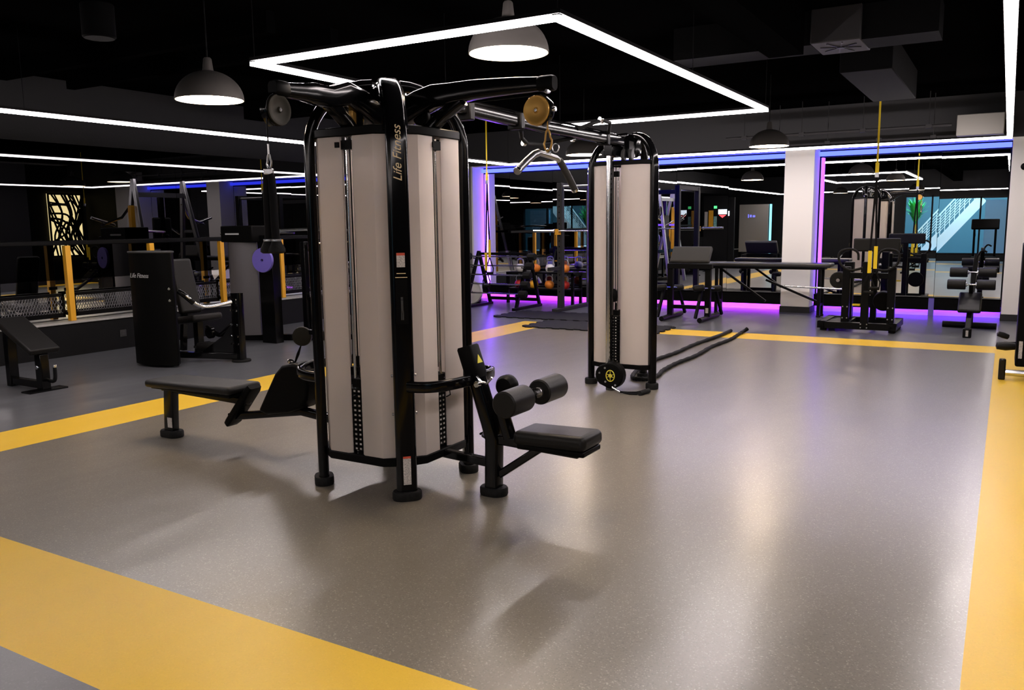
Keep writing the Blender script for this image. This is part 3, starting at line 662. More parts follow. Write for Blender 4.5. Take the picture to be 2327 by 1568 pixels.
for dx, dz in ((-.055, .07), (-.05, -.06), (.05, -.085), (-.11, .02)): obj('bolt', MB().disc(pc+V((dx, -.037, dz)), (0, 1, 0), .009, .006), 'steel', hs)
obj('rubber_stop', MB().span((-3.17, 7.08, 0), (-3.10, 7.16, .05)), 'grey', T2, bevel=.006)
t = thing('stirrup_attachment', (-2.895, 7.02, 0), 'black strap handle lying on the floor before the second tower', 'cable attachment')
obj('hook', MB().tube([(-3.085, 7.05, .04), (-3.025, 7.02, .022), (-2.985, 7.0, .012)], .010, 8), 'chrome', t)
obj('strap', MB().tube([(-2.985, 7.0, .012), (-2.915, 7.01, .012), (-2.845, 7.04, .014), (-2.795, 7.10, .02)], .009, 8).tube([(-2.955, 7.0, .010), (-2.885, 6.97, .010), (-2.825, 6.98, .012), (-2.780, 7.0, .02)], .009, 8), 'strapblack', t)
obj('grip', MB().cyl((-2.755, 7.12, .024), (-2.785, 6.97, .024), .022, 14), 'rubber', t)

# battle rope
pts = [(-3.30, 11.68, .022), (-3.29, 11.0, .022), (-3.33, 10.2, .022), (-3.31, 9.4, .022), (-3.34, 8.8, .022), (-3.30, 8.3, .022), (-3.22, 7.9, .022), (-3.14, 7.68, .022), (-3.05, 7.64, .022), (-2.97, 7.72, .022), (-2.97, 7.95, .022), (-3.02, 8.2, .022), (-3.05, 8.7, .022), (-3.03, 9.3, .022), (-3.08, 10.1, .022), (-3.06, 10.8, .022), (-3.10, 11.35, .022), (-3.11, 11.6, .025), (-3.08, 11.68, .05)]
def smooth_path(p, n=5):
    p = [V(q) for q in p]; out = []
    for i in range(len(p)-1):
        a, b, c, d = p[max(i-1, 0)], p[i], p[i+1], p[min(i+2, len(p)-1)]
        for k in range(n):
            s = k/n; out.append(.5*((2*b)+(c-a)*s+(2*a-5*b+4*c-d)*s*s+(3*b-a-3*c+d)*s**3))
    return out+[p[-1]]
t = thing('battle_rope', (-3.1, 9.4, 0), 'thick black training rope looped round the back foot of the second tower', 'rope')
sp = smooth_path(pts, 8)
obj('rope', MB().tube(sp, [.021+.0025*math.sin(i*2.2) for i in range(len(sp))], 10), 'rubber', t)
obj('rope_sleeve', MB().tube([sp[0], sp[6], sp[12]], .025, 12), 'plastic', t)
obj('rope_sleeve', MB().tube(sp[-12:], .025, 12), 'plastic', t)
obj('rope_cap', MB().tube([sp[-2], sp[-1]+V((.01, .012, .012))], .027, 12), 'plastic', t)

# rubber mats
def puzzle_mat(x0, y0, x1, y1, label):
    pts = []
    def edge(a, b, n):
        a, b = V(a), V(b); t_ = (b-a); nn = V((t_.y, -t_.x)).normalized(); st = t_/n
        for i in range(n):
            p = a+st*i
            for f, h in ((.0, 0), (.28, 0), (.22, .035), (.36, .05), (.64, .05), (.78, .035), (.72, 0)): pts.append(p+st*f+nn*h)
    c = [(x0, y0), (x1, y0), (x1, y1), (x0, y1)]
    for i in range(4):
        a, b = c[i], c[(i+1) % 4]; edge(a, b, max(3, int((V(b)-V(a)).length/.22)))
    solo('rubber_mat', MB().prism([(p.x, p.y, .001) for p in pts], (0, 0, .016)), 'rubber', label, 'mat', 'interlocking rubber mats', smooth=False)
puzzle_mat(-7.45, 12.0, -5.0, 13.0, 'black interlocking rubber mat under the squat rack')
puzzle_mat(-6.30, 10.98, -4.2, 11.88, 'black interlocking rubber mat overlapping the far yellow stripe')

# ------------------------------------------------------------------ squat rack and barbell
t = thing('squat_rack', (-6.2, 13.9, 0), 'tall dark squat rack with drilled posts before the far mirror', 'gym machine')
for x in (-6.83, -5.55):
    for y in (13.3, 14.5):
        p = obj('post', MB().span((x-.05, y-.05, .04), (x+.05, y+.05, 2.26)), 'wallgrey', t, bevel=.006)
        hl = MB()
        for i in range(18): hl.cyl((x-.002, y-.052, .35+i*.1), (x-.002, y-.046, .35+i*.1), .013, 8)
        obj('peg_holes', hl, 'plastic', p)
    obj('base_rail', MB().span((x-.06, 13.06, 0), (x+.06, 14.75, .06)), 'wallgrey', t, bevel=.006)
    obj('top_rail', MB().span((x-.04, 13.3, 2.18), (x+.04, 14.5, 2.26)), 'wallgrey', t)
    obj('bar_hook', MB().span((x-.03, 13.14, 1.36), (x+.03, 13.25, 1.40)).span((x-.03, 13.14, 1.40), (x+.03, 13.16, 1.46)), 'yellow', t)
    obj('safety_arm', MB().span((x-.03, 12.85, .74), (x+.03, 13.25, .80)), 'wallgrey', t)
obj('cross_rail', MB().span((-6.83, 14.46, 2.10), (-5.55, 14.54, 2.18)), 'wallgrey', t)
obj('cross_rail', MB().span((-6.83, 14.46, .30), (-5.55, 14.54, .38)), 'wallgrey', t)
obj('pull_up_bar', MB().cyl((-6.83, 13.3, 2.2), (-5.55, 13.3, 2.2), .017, 10), 'steel', t)
t = thing('barbell', (-6.2, 13.195, 1.40), 'chrome barbell resting on the squat rack hooks', 'barbell')
obj('bar', MB().cyl((-6.9, 13.195, 1.425), (-5.45, 13.195, 1.425), .014, 12), 'chrome', t)
for a, b in ((-7.32, -6.9), (-5.45, -5.03)): obj('sleeve', MB().cyl((a, 13.195, 1.425), (b, 13.195, 1.425), .025, 14).disc((-6.9 if a < -6.5 else -5.45, 13.195, 1.425), (1, 0, 0), .036, .02), 'chrome', t)

# ------------------------------------------------------------------ barbell and kettlebell rack by the corner
t = thing('barbell_rack', (-8.05, 13.4, 0), 'low black rack holding short fixed barbells near the violet corner', 'rack')
for x in (-8.72, -7.62):
    obj('side_frame', MB().beam((x, 13.05, .02), (x, 13.55, 1.05), .06, .05, (1, 0, 0)).beam((x, 13.95, .02), (x, 13.55, 1.05), .06, .05, (1, 0, 0)).beam((x, 12.95, .025), (x, 14.0, .025), .06, .05), 'black', t, bevel=.004)
    hk = MB()
    for i in range(5): hk.beam((x, 13.16+i*.085, .25+i*.165), (x, 13.02+i*.085, .27+i*.165), .03, .02)
    obj('bar_hooks', hk, 'black', t)
obj('tie_bar', MB().span((-8.72, 13.9, .1), (-7.62, 13.94, .16)), 'black', t)
obj('tie_bar', MB().span((-8.72, 13.53, .98), (-7.62, 13.57, 1.03)), 'black', t)
levels = ['lowest hooks', 'second hooks from the floor', 'middle hooks', 'fourth hooks from the floor', 'highest hooks']
bb = None
for i in range(5):
    x0, y0, z0 = -8.17, 13.05+i*.085, .30+i*.165
    if bb is None:
        bb = thing('fixed_barbell', (x0, y0, z0), 'short fixed barbell on the ' + levels[i] + ' of the low rack', 'barbell', 'fixed barbells on the low rack')
        obj('bar', MB().cyl((x0-.62, y0, z0), (x0+.62, y0, z0), .014, 10), 'chrome', bb)
        for sg in (-1, 1): obj('weight_head', MB().disc((x0+sg*.70, y0, z0), (1, 0, 0), .068, .15, 8), 'rubber', bb)
    else: dup(bb, (0, i*.085, i*.165), 'short fixed barbell on the ' + levels[i] + ' of the low rack')

t = thing('kettlebell_shelf', (-6.98+.0, 14.62, 0), 'black two-tier shelf of coloured kettlebells beside the squat rack', 'rack')
t.location = (-7.9, 14.55, 0); ORG[t.name] = V((-7.9, 14.55, 0))
for z in (.30, .62): obj('shelf', MB().span((-8.6, 14.35, z-.03), (-7.1, 14.75, z)), 'black', t, bevel=.004)
for x in (-8.57, -7.13): obj('side_frame', MB().span((x-.025, 14.35, 0), (x+.025, 14.40, .62)).span((x-.025, 14.70, 0), (x+.025, 14.75, .62)).span((x-.025, 14.35, .55), (x+.025, 14.75, .59)), 'black', t)
def kettlebell(x, y, z, m, label, s=1.):
    t = thing('kettlebell', (x, y, z), label, 'kettlebell', 'coloured kettlebells on the shelf')
    obj('bell', MB().lathe([(0, 0), (.055*s, 0), (.085*s, .03*s), (.095*s, .075*s), (.08*s, .125*s), (.045*s, .15*s), (0, .155*s)], (x, y, z), n=20), m, t)
    hp = [(x-.06*s, y, z+.12*s), (x-.072*s, y, z+.18*s), (x-.055*s, y, z+.235*s), (x, y, z+.25*s), (x+.055*s, y, z+.235*s), (x+.072*s, y, z+.18*s), (x+.06*s, y, z+.12*s)]
    obj('handle', MB().tube(hp, .015*s, 8), 'steel', t)
kb = [(-8.35, .62, 'pale', 'pale grey kettlebell at the left end of the upper shelf'), (-8.0, .62, 'orange', 'orange kettlebell second on the upper shelf'), (-7.68, .62, 'pale', 'pale grey kettlebell third on the upper shelf'), (-7.36, .62, 'orange', 'orange kettlebell at the right end of the upper shelf'),
      (-8.38, .30, 'red', 'red kettlebell at the left end of the lower shelf'), (-8.05, .30, 'yellow', 'yellow kettlebell second on the lower shelf'), (-7.7, .30, 'orange', 'orange kettlebell third on the lower shelf'), (-7.36, .30, 'red', 'red kettlebell at the right end of the lower shelf')]
for x, z, m, l in kb: kettlebell(x, 14.5, z, m, l)
mb = MB().lathe([(.03, -.03), (.10, -.03), (.12, -.02), (.19, -.02), (.2, -.03), (.225, -.03), (.23, 0), (.225, .03), (.2, .03), (.19, .02), (.12, .02), (.10, .03), (.03, .03), (.03, -.03)], (0, 0, 0), (0, 0, 1), 32)
mb.xf(Matrix.Translation((-9.12, 13.9, .223)) @ Matrix.Rotation(math.radians(15), 4, 'Y') @ Matrix.Rotation(math.radians(78), 4, 'X'))
solo('weight_plate', mb, 'pale', 'pale bumper plate standing on edge left of the low rack', 'weight plate')
solo('weight_plate_stand', MB().span((-9.2, 14.0, 0), (-9.04, 14.10, .34)).span((-9.25, 14.0, 0), (-8.99, 14.25, .02)), 'black', 'small black stand propping up the pale bumper plate', 'rack')

# ------------------------------------------------------------------ suspension trainers
def suspension(x, y, zyel, zblk, zend, label, ends):
    t = thing('suspension_trainer', (x, y, zend), label, 'training strap', 'suspension straps hung from the ceiling')
    obj('anchor', MB().cyl((x, y, ZC-.04), (x, y, ZC), .03, 12), 'black', t)
    obj('upper_strap', MB().span((x-.012, y-.002, zyel), (x+.012, y+.002, ZC-.02)).span((x-.022, y-.006, zyel), (x+.022, y+.006, zyel+.14)), 'strap', t)
    obj('buckle', MB().span((x-.024, y-.01, zyel-.05), (x+.024, y+.01, zyel+.01)), 'steel', t)
    for sg, ze in ((-1, ends[0]), (1, ends[1])):
        s = obj('main_strap', MB().beam((x, y, zyel-.03), (x+sg*.035, y-.01, ze), .026, .006, (0, 1, 0)), 'strapblack', t)
        obj('strap_sleeve', MB().beam((x+sg*.035, y-.012, ze-.30), (x+sg*.035, y-.012, ze), .045, .016, (0, 1, 0)), 'strap', t)
        lp = [(x+sg*.035, y-.01, ze-.30), (x+sg*.035-.07, y-.01, ze-.48), (x+sg*.035-.06, y-.01, ze-.58), (x+sg*.035+.06, y-.01, ze-.58), (x+sg*.035+.07, y-.01, ze-.48), (x+sg*.035, y-.01, ze-.30)]
        obj('foot_loop', MB().tube(lp, .010, 8), 'strapblack', t)
        obj('grip', MB().cyl((x+sg*.035-.06, y-.01, ze-.56), (x+sg*.035+.06, y-.01, ze-.56), .018, 12), 'rubber', t)
suspension(-7.6, 12.1, 2.28, 1.3, .15, 'yellow and black suspension strap hanging near the barbell rack', (1.08, 1.30))
suspension(-1.55, 12.2, 2.16, 1.2, .4, 'yellow and black suspension strap hanging before the squat machine', (1.14, 1.20))

# ------------------------------------------------------------------ preacher / hyperextension bench
t = thing('preacher_bench', (-4.3, 12.95, 0), 'preacher bench with a sloping grey-black arm pad and foot rollers', 'gym machine')
mb = MB().span((-.32, -.04, -.15), (.32, .04, .15)); mb.xf(Matrix.Translation((-4.315, 12.93, 1.035)) @ Matrix.Rotation(math.radians(-38), 4, 'X'))
obj('arm_pad', mb, 'grey', t, bevel=.025, seg=4)
obj('pad_frame', MB().span((-4.68, 12.84, .82), (-3.95, 12.92, .90)), 'black', t, bevel=.006)
for x in (-4.66, -4.04):
    obj('base_rail', MB().cyl((x, 12.55, .04), (x, 13.5, .04), .04, 14), 'black', t)
    obj('post', MB().span((x-.045, 12.92, .06), (x+.045, 13.0, .88)), 'black', t, bevel=.006)
    obj('front_strut', MB().beam((x-.09, 12.62, .06), (x-.05, 12.8, .50), .04, .04), 'black', t)
    obj('rear_strut', MB().beam((x+.09, 13.42, .06), (x+.05, 13.2, .48), .04, .04), 'black', t)
    obj('foot_roller', MB().lathe([(0, -.09), (.03, -.09), (.05, -.07), (.05, .07), (.03, .09), (0, .09)], (x-.07, 12.72, .53), (1, .3, .1), 16), 'pad', t)
    obj('foot_roller', MB().lathe([(0, -.09), (.03, -.09), (.05, -.07), (.05, .07), (.03, .09), (0, .09)], (x+.08, 13.1, .50), (1, .3, .1), 16), 'pad', t)
    obj('roller_axle', MB().cyl((x-.08, 12.72, .53), (x+.09, 13.1, .50), .012, 8), 'chrome', t)
obj('cross_bar', MB().span((-4.66, 13.05, .16), (-4.04, 13.11, .22)), 'black', t)
obj('base_label', MB().box((-4.04, 12.917, .16), (.045, .003, .08)), 'sticker', t, smooth=False)

# long row bench in front of the column
t = thing('high_row_bench', (-3.45, 14.25, 0), 'long high padded bench on thin legs before the white column', 'bench')
obj('bench_pad', MB().span((-4.45, 14.05, .80), (-2.40, 14.42, .87)), 'padgloss', t, bevel=.025, seg=4)
obj('pad_frame', MB().span((-4.4, 14.10, .765), (-2.5, 14.36, .80)), 'black', t, bevel=.006)
for x in (-4.25, -2.57):
    for y in (14.10, 14.36):
        l = obj('leg', MB().span((x-.025, y-.025, 0.02), (x+.025, y+.025, .77)), 'black', t)
        obj('rubber_foot', MB().disc((x, y, .015), (0, 0, 1), .035, .03), 'rubber', l)
    obj('leg_brace', MB().span((x-.02, 14.10, .18), (x+.02, 14.36, .22)), 'black', t)
obj('diagonal_brace', MB().beam((-4.25, 14.23, .78), (-3.45, 14.23, .22), .035, .035).beam((-2.57, 14.23, .22), (-3.45, 14.23, .58), .035, .035), 'black', t)
obj('bar_rest', MB().cyl((-3.1, 14.0, .50), (-2.05, 14.0, .47), .016, 10), 'chrome', t)

# ------------------------------------------------------------------ squat machine with ring handles
t = thing('belt_squat_machine', (-1.72, 12.8, 0), 'black floor machine with upright posts and looped handles by the right mirror', 'gym machine')
obj('base_frame', MB().span((-2.27, 12.40, .04), (-1.24, 12.50, .13)).span((-2.27, 13.2, .04), (-1.24, 13.3, .13)).span((-2.27, 12.4, .04), (-2.17, 13.3, .13)).span((-1.34, 12.4, .04), (-1.24, 13.3, .13)).span((-1.95, 12.45, .06), (-1.87, 13.25, .12)), 'black', t, bevel=.008)
obj('foot_deck', MB().span((-2.17, 12.5, .09), (-1.95, 13.2, .115)), 'plastic', t)
for x, y in ((-2.2, 12.5), (-1.3, 12.5), (-2.2, 13.2), (-1.3, 13.2)): obj('rubber_foot', MB().disc((x, y, .02), (0, 0, 1), .045, .04), 'rubber', t)
obj('front_post', MB().span((-1.70, 12.38, .06), (-1.60, 12.46, .98)), 'black', t, bevel=.006)
for x in (-1.93, -1.34): obj('side_post', MB().span((x-.05, 12.55, .12), (x+.05, 12.65, .90)), 'black', t, bevel=.006)
obj('weight_post', MB().span((-2.02, 12.95, .12), (-1.90, 13.1, .95)), 'black', t, bevel=.006)
for sg in (-1, 1):
    c = V((-1.64+sg*.24, 12.5, 1.0)); hp = [(c.x+sg*.10*math.cos(a)+.0, c.y-.02, c.z+.15*math.sin(a)) for a in rad(-150, -120, -80, -40, 0, 30, 60, 90, 120, 150)]
    obj('loop_handle', MB().tube(smooth_path([(-1.64+sg*.05, 12.44, .90), (c.x-sg*.02, 12.46, .86), (c.x+sg*.11, 12.48, .93), (c.x+sg*.15, 12.48, 1.05), (c.x+sg*.11, 12.48, 1.13), (c.x-sg*.02, 12.48, 1.15), (c.x-sg*.1, 12.48, 1.10), (c.x-sg*.11, 12.48, 1.0)], 5), .017, 10), 'rubber', t)
obj('lever_arm', MB().span((-1.93, 12.56, .74), (-1.34, 12.64, .82)), 'black', t, bevel=.006)
obj('back_panel', MB().span((-1.92, 13.0, 1.10), (-1.30, 13.06, 1.29)), 'pad', t, bevel=.02, seg=3)
obj('panel_post', MB().span((-1.66, 13.02, .12), (-1.58, 13.10, 1.12)), 'black', t)
obj('belt_pulley', MB().lathe([(0, -.05), (.13, -.05), (.14, -.03), (.14, .03), (.13, .05), (0, .05)], (-1.45, 12.75, .42), (0, 1, .1), 24), 'plastic', t)
obj('yellow_clip', MB().span((-1.83, 12.52, .36), (-1.73, 12.56, .385)), 'strap', t)
bl = MB()
for x in (-1.69, -1.61):
    for z in (.07, .12): bl.disc((x, 12.375, z), (0, 1, 0), .009, .01, 10)
for x in (-1.96, -1.90, -1.37, -1.31):
    for z in (.18, .34): bl.disc((x, 12.547, z), (0, 1, 0), .009, .01, 10)
obj('frame_bolts', bl, 'steel', t)
for i, y in enumerate((12.72, 12.79, 12.86)):
    solo('weight_plate', MB().lathe([(.03, -.028), (.11, -.028), (.12, -.015), (.12, .015), (.11, .028), (.03, .028), (.03, -.028)], (-2.06, y+.02, .70), (.0, 1, 0), 30), 'rubber', ['front', 'middle', 'rear'][i] + ' black weight plate hung on the left of the squat machine', 'weight plate', 'plates on the squat machine')
obj('plate_horn', MB().cyl((-2.06, 12.68, .70), (-2.06, 13.0, .70), .025, 12).cyl((-2.06, 13.0, .70), (-1.96, 13.02, .70), .025, 12), 'chrome', t)

# ------------------------------------------------------------------ roller sit-up bench
t = thing('sit_up_bench', (-.4, 13.2, 0), 'decline sit-up bench with four black foam rollers before the right pier', 'bench')
obj('spine', MB().beam((-.385, 12.5, .05), (-.385, 13.45, .62), .07, .06).beam((-.385, 13.4, .58), (-.36, 13.6, 1.05), .06, .05), 'black', t, bevel=.006)
obj('floor_bar', MB().cyl((-.74, 13.55, .045), (-.06, 13.50, .045), .045, 14), 'black', t)
obj('front_foot', MB().span((-.435, 12.38, 0), (-.335, 12.52, .12)), 'black', t, bevel=.01)
obj('rear_post', MB().beam((-.385, 13.52, .05), (-.385, 13.40, .56), .06, .05), 'black', t)
mb = MB().span((-.14, -.19, -.03), (.14, .19, .03)); mb.xf(Matrix.Translation((-.39, 12.92, .42)) @ Matrix.Rotation(math.radians(38), 4, 'X'))
obj('seat_pad', mb, 'pad', t, bevel=.025, seg=4)
obj('base_label', MB().box((-.385, 12.377, .06), (.03, .003, .08)), 'sticker', t, smooth=False)
for y, z, in ((12.98, .66), (13.45, .80)):
    obj('roller_axle', MB().cyl((-.68, y, z), (-.10, y, z), .013, 10), 'chrome', t)
    for a, b in ((-.68, -.455), (-.325, -.10)):
        r = obj('foam_roller', MB().lathe([(.015, a), (.062, a), (.07, a+.01), (.07, b-.01), (.062, b), (.015, b)], (0, y, z), (1, 0, 0), 24), 'pad', t)
        e = b if a < -.5 else a
        obj('roller_collar', MB().disc((e, y, z), (1, 0, 0), .03, .03), 'chrome', r)
obj('roller_arm', MB().beam((-.39, 13.1, .42), (-.39, 12.98, .66), .05, .04).beam((-.39, 13.42, .58), (-.39, 13.45, .80), .05, .04), 'black', t)
obj('grab_handle', MB().tube(smooth_path([(-.38, 13.5, .82), (-.36, 13.56, 1.0), (-.30, 13.6, 1.10), (-.24, 13.58, 1.08)], 5), .014, 8), 'black', t)

# ------------------------------------------------------------------ machine cut by the right edge
t = thing('edge_cable_machine', (.5, 9.7, 0), 'black weight cabinet cut off by the right edge of the view', 'gym machine')
obj('cabinet', MB().span((.135, 9.5, .10), (.95, 10.0, 1.31)), 'plastic', t, bevel=.02, seg=3)
obj('cabinet_label', MB().box((.175, 9.498, .27), (.032, .003, .17)), 'sticker', t, smooth=False)
obj('foot_bar', MB().cyl((.04, 9.3, .07), (.9, 9.3, .06), .03, 12), 'chrome', t)
obj('foot_post', MB().span((.0, 9.26, 0), (.06, 9.34, .20)), 'gloss', t, bevel=.01)
obj('base_rail', MB().span((.4, 9.3, 0), (.48, 9.9, .10)), 'gloss', t)
obj('foot_pad', MB().lathe([(0, -.09), (.035, -.08), (.045, 0), (.035, .08), (0, .09)], (.05, 9.62, .285), (1, .15, 0), 16), 'pad', t)
obj('foot_pad', MB().lathe([(0, -.06), (.025, -.05), (.03, 0), (.025, .05), (0, .06)], (.02, 9.68, .385), (1, .15, -.35), 16), 'pad', t)
obj('pad_arm', MB().beam((.04, 9.65, .31), (.16, 9.7, .31), .03, .03), 'gloss', t)

# ------------------------------------------------------------------ guard rail before the left mirrors
t = thing('guard_rail', (-10.05, 6.5, .425), 'black guard rail with yellow posts and mesh on the left ledge', 'railing')
xr = -10.06
obj('top_rail', MB().beam((xr, 0, 1.40), (xr, 13.3, 1.385), .05, .055), 'black', t, bevel=.008)
ps = [6.18-1.19*3, 6.18-1.19*2, 6.18-1.19, 6.18, 7.37, 8.56, 9.75, 10.94, 12.13]
for y in ps:
    p = obj('post', MB().span((xr-.035, y-.035, .425), (xr+.035, y+.035, 1.36)), 'yellow', t, bevel=.004)
    obj('post_clip', MB().span((xr-.042, y-.05, .80), (xr-.02, y+.05, .84)).span((xr-.042, y-.05, .50), (xr-.02, y+.05, .54)), 'black', p)
    obj('post_neck', MB().span((xr-.012, y-.012, 1.355), (xr+.012, y+.012, 1.40)), 'black', p)
for i in range(len(ps)-1):
    a, b = ps[i]+.06, ps[i+1]-.06
    pn = obj('panel_frame', MB().span((xr-.05, a, .475), (xr-.03, b, .53)).span((xr-.05, a, .735), (xr-.03, b, .775)).span((xr-.05, a, .475), (xr-.03, a+.03, .775)).span((xr-.05, b-.03, .475), (xr-.03, b, .775)), 'black', t)
    mb = MB(); n = 30; st = (b-a)/n; zl, zh = .52, .745
    hgt = zh-zl; k = hgt/ (3*st)
    for j in range(-3, n+1):
        for sg in (1, -1):
            y0 = a+j*st; y1 = y0+3*st
            z0, z1 = (zl, zh) if sg > 0 else (zh, zl)
            ya, yb = max(y0, a), min(y1, b)
            if yb-ya < .01: continue
            za = z0+(z1-z0)*(ya-y0)/(y1-y0); zb = z0+(z1-z0)*(yb-y0)/(y1-y0)
            mb.beam((xr-.04, ya, za), (xr-.04, yb, zb), .004, .006, (1, 0, 0))
    obj('wire_mesh', mb, 'mesh', pn, smooth=False)
solo('wall_socket', MB().span((-9.952, 6.74, .155), (-9.940, 6.83, .245)).span((-9.944, 6.76, .175), (-9.936, 6.81, .225)), 'grey', 'small grey power socket low on the black plinth', 'socket', bevel=.003)

# ------------------------------------------------------------------ seated machine with black cabinet
t = thing('seated_weight_machine', (-8.1, 6.4, 0), 'seated weight machine with a tall black cabinet on the left', 'gym machine')
pr = []
for i in range(9):
    s_ = i/8; pr.append((-8.58+.47*s_, 5.99-.05*math.sin(PI*s_), .02))
pr += [(-8.0, 6.03, .02), (-7.955, 6.085, .02), (-8.02, 6.16, .02), (-8.46, 6.26, .02), (-8.57, 6.2, .02)]
cb = obj('cabinet', MB().prism(pr, (0, 0, 1.27)), 'plastic', t, bevel=.012, seg=3)
obj('cabinet_lid', MB().prism([(x*1.0+(-.0), y, 1.285) for x, y, z in [(p[0]+(p[0]+8.28)*.03, p[1]+(p[1]-6.09)*.06, 0) for p in pr]], (0, 0, .02)), 'grey', t, bevel=.006)
text('lettering', 'Life Fitness', 'silver', cb, (-8.335, 5.934, 1.035), (math.radians(90), 0, 0), .072, .3)
for z in (.89, .76): obj('bolt', MB().disc((-7.985, 6.045, z), (.7, -.7, 0), .014, .012), 'chrome', cb)
po = obj('post', MB().sweep([(-7.68, 6.72, .03), (-7.68, 6.72, .4), (-7.70, 6.74, .80)], rrect(.065, .045, .015), (1, 0, 0)), 'gloss', t)
for z in (.73, .60, .43, .30, .21):
    for sg in (-1, 1): obj('bolt', MB().disc((-7.70+sg*.05, 6.672, z), (0, 1, 0), .012, .01), 'chrome', po)
obj('base_tube', MB().beam((-8.3, 6.35, .09), (-7.68, 6.72, .06), .08, .07).beam((-8.9, 7.25, .06), (-7.68, 6.72, .06), .08, .07), 'gloss', t, bevel=.008)
obj('gusset', MB().prism([(-7.72, 6.70, .04), (-7.72, 6.70, .50), (-7.86, 6.64, .30), (-8.08, 6.52, .12), (-8.08, 6.52, .04)], (.02, .05, 0)), 'gloss', t)
obj('base_foot', MB().disc((-7.66, 6.72, .012), (0, 0, 1), .11, .024), 'rubber', t)
mb = MB().span((-.20, -.22, -.045), (.20, .22, .045)); mb.xf(Matrix.Translation((-8.42, 6.75, .47)) @ Matrix.Rotation(math.radians(-8), 4, 'Y'))
obj('seat_pad', mb, 'pad', t, bevel=.035, seg=4)
mb = MB().span((-.045, -.15, -.34), (.045, .15, .34)); mb.xf(Matrix.Translation((-8.58, 6.72, .86)) @ Matrix.Rotation(math.radians(-14), 4, 'Y'))
obj('back_pad', mb, 'pad', t, bevel=.035, seg=4)
obj('seat_post', MB().beam((-8.42, 6.75, .06), (-8.42, 6.75, .43), .08, .08, (1, 0, 0)).beam((-8.72, 6.75, .06), (-8.60, 6.75, 1.0), .06, .06, (1, 0, 0)), 'gloss', t)
obj('press_arm', MB().tube(smooth_path([(-7.96, 6.15, .86), (-7.90, 6.2, .80), (-7.88, 6.35, .68), (-7.84, 6.5, .66), (-7.72, 6.68, .70)], 5), .022, 10), 'chrome', t)
obj('arm_sleeve', MB().tube(smooth_path([(-7.96, 6.15, .86), (-7.92, 6.18, .82), (-7.89, 6.28, .72)], 5), .032, 10), 'gloss', t)
obj('lever', MB().tube(smooth_path([(-8.2, 6.7, .38), (-8.0, 6.7, .30), (-7.9, 6.74, .36), (-7.72, 6.76, .50)], 5), .03, 10).disc((-8.12, 6.68, .32), (0, 1, 0), .07, .06), 'gloss', t)
obj('leg_roller', MB().lathe([(0, -.16), (.05, -.16), (.06, -.14), (.06, .14), (.05, .16), (0, .16)], (-8.05, 6.62, .16), (1, .5, 0), 18), 'pad', t)
obj('roller_axle', MB().cyl((-8.24, 6.53, .16), (-7.84, 6.73, .16), .015, 8), 'chrome', t)

# ------------------------------------------------------------------ second machine on the left
t = thing('plate_loaded_machine', (-8.9, 8.5, 0), 'weight machine with a pale translucent shroud beside the yellow rail post', 'gym machine')
obj('shroud', MB().prism([(-9.20, 7.95, .1), (-9.10, 7.88, .1), (-8.86, 7.88, .1), (-8.70, 8.0, .1), (-8.86, 8.22, .1), (-9.16, 8.22, .1)], (0, 0, 1.26)), 'smoke', t)
obj('cabinet_head', MB().span((-9.23, 7.86, 1.36), (-8.62, 8.26, 1.58)), 'plastic', t, bevel=.015)
obj('head_label', MB().box((-9.0, 7.857, 1.47), (.26, .004, .022)), 'silver', t, smooth=False)
obj('frame_post', MB().span((-8.66, 7.98, 0), (-8.40, 8.12, 1.45)), 'gloss', t, bevel=.006)
obj('base_rail', MB().beam((-9.2, 7.95, .05), (-7.95, 8.5, .05), .09, .08).beam((-8.7, 9.6, .05), (-7.95, 8.5, .05), .09, .08), 'gloss', t, bevel=.006)
obj('uprights', MB().span((-8.55, 8.65, .05), (-8.47, 8.73, 1.35)).span((-8.35, 9.2, .05), (-8.27, 9.28, 1.45)).span((-8.15, 8.35, .05), (-8.09, 8.41, .60)), 'gloss', t, bevel=.006)
obj('lever_arms', MB().tube([(-8.8, 8.2, 1.50), (-8.5, 8.7, 1.52), (-8.2, 9.3, 1.50)], .022, 8).tube([(-8.45, 8.72, 1.30), (-8.25, 8.9, 1.34), (-7.9, 9.2, 1.34)], .016, 8), 'chrome', t)
obj('seat_pad', MB().span((-8.5, 8.75, .52), (-8.1, 9.15, .60)), 'pad', t, bevel=.03, seg=4)
obj('back_pad', MB().span((-8.62, 8.75, .70), (-8.54, 9.15, 1.2)), 'pad', t, bevel=.03, seg=4)
obj('plate_horn', MB().cyl((-8.60, 7.95, 1.13), (-8.60, 8.05, 1.13), .02, 10), 'chrome', t)
solo('weight_plate', MB().lathe([(.02, -.02), (.07, -.02), (.08, -.012), (.13, -.012), (.14, -.02), (.16, -.02), (.165, 0), (.16, .02), (.02, .02), (.02, -.02)], (-8.53, 7.94, 1.12), (.15, -1, 0), 30), 'violetplate_glow', 'violet weight plate on the horn of the shrouded machine', 'weight plate')

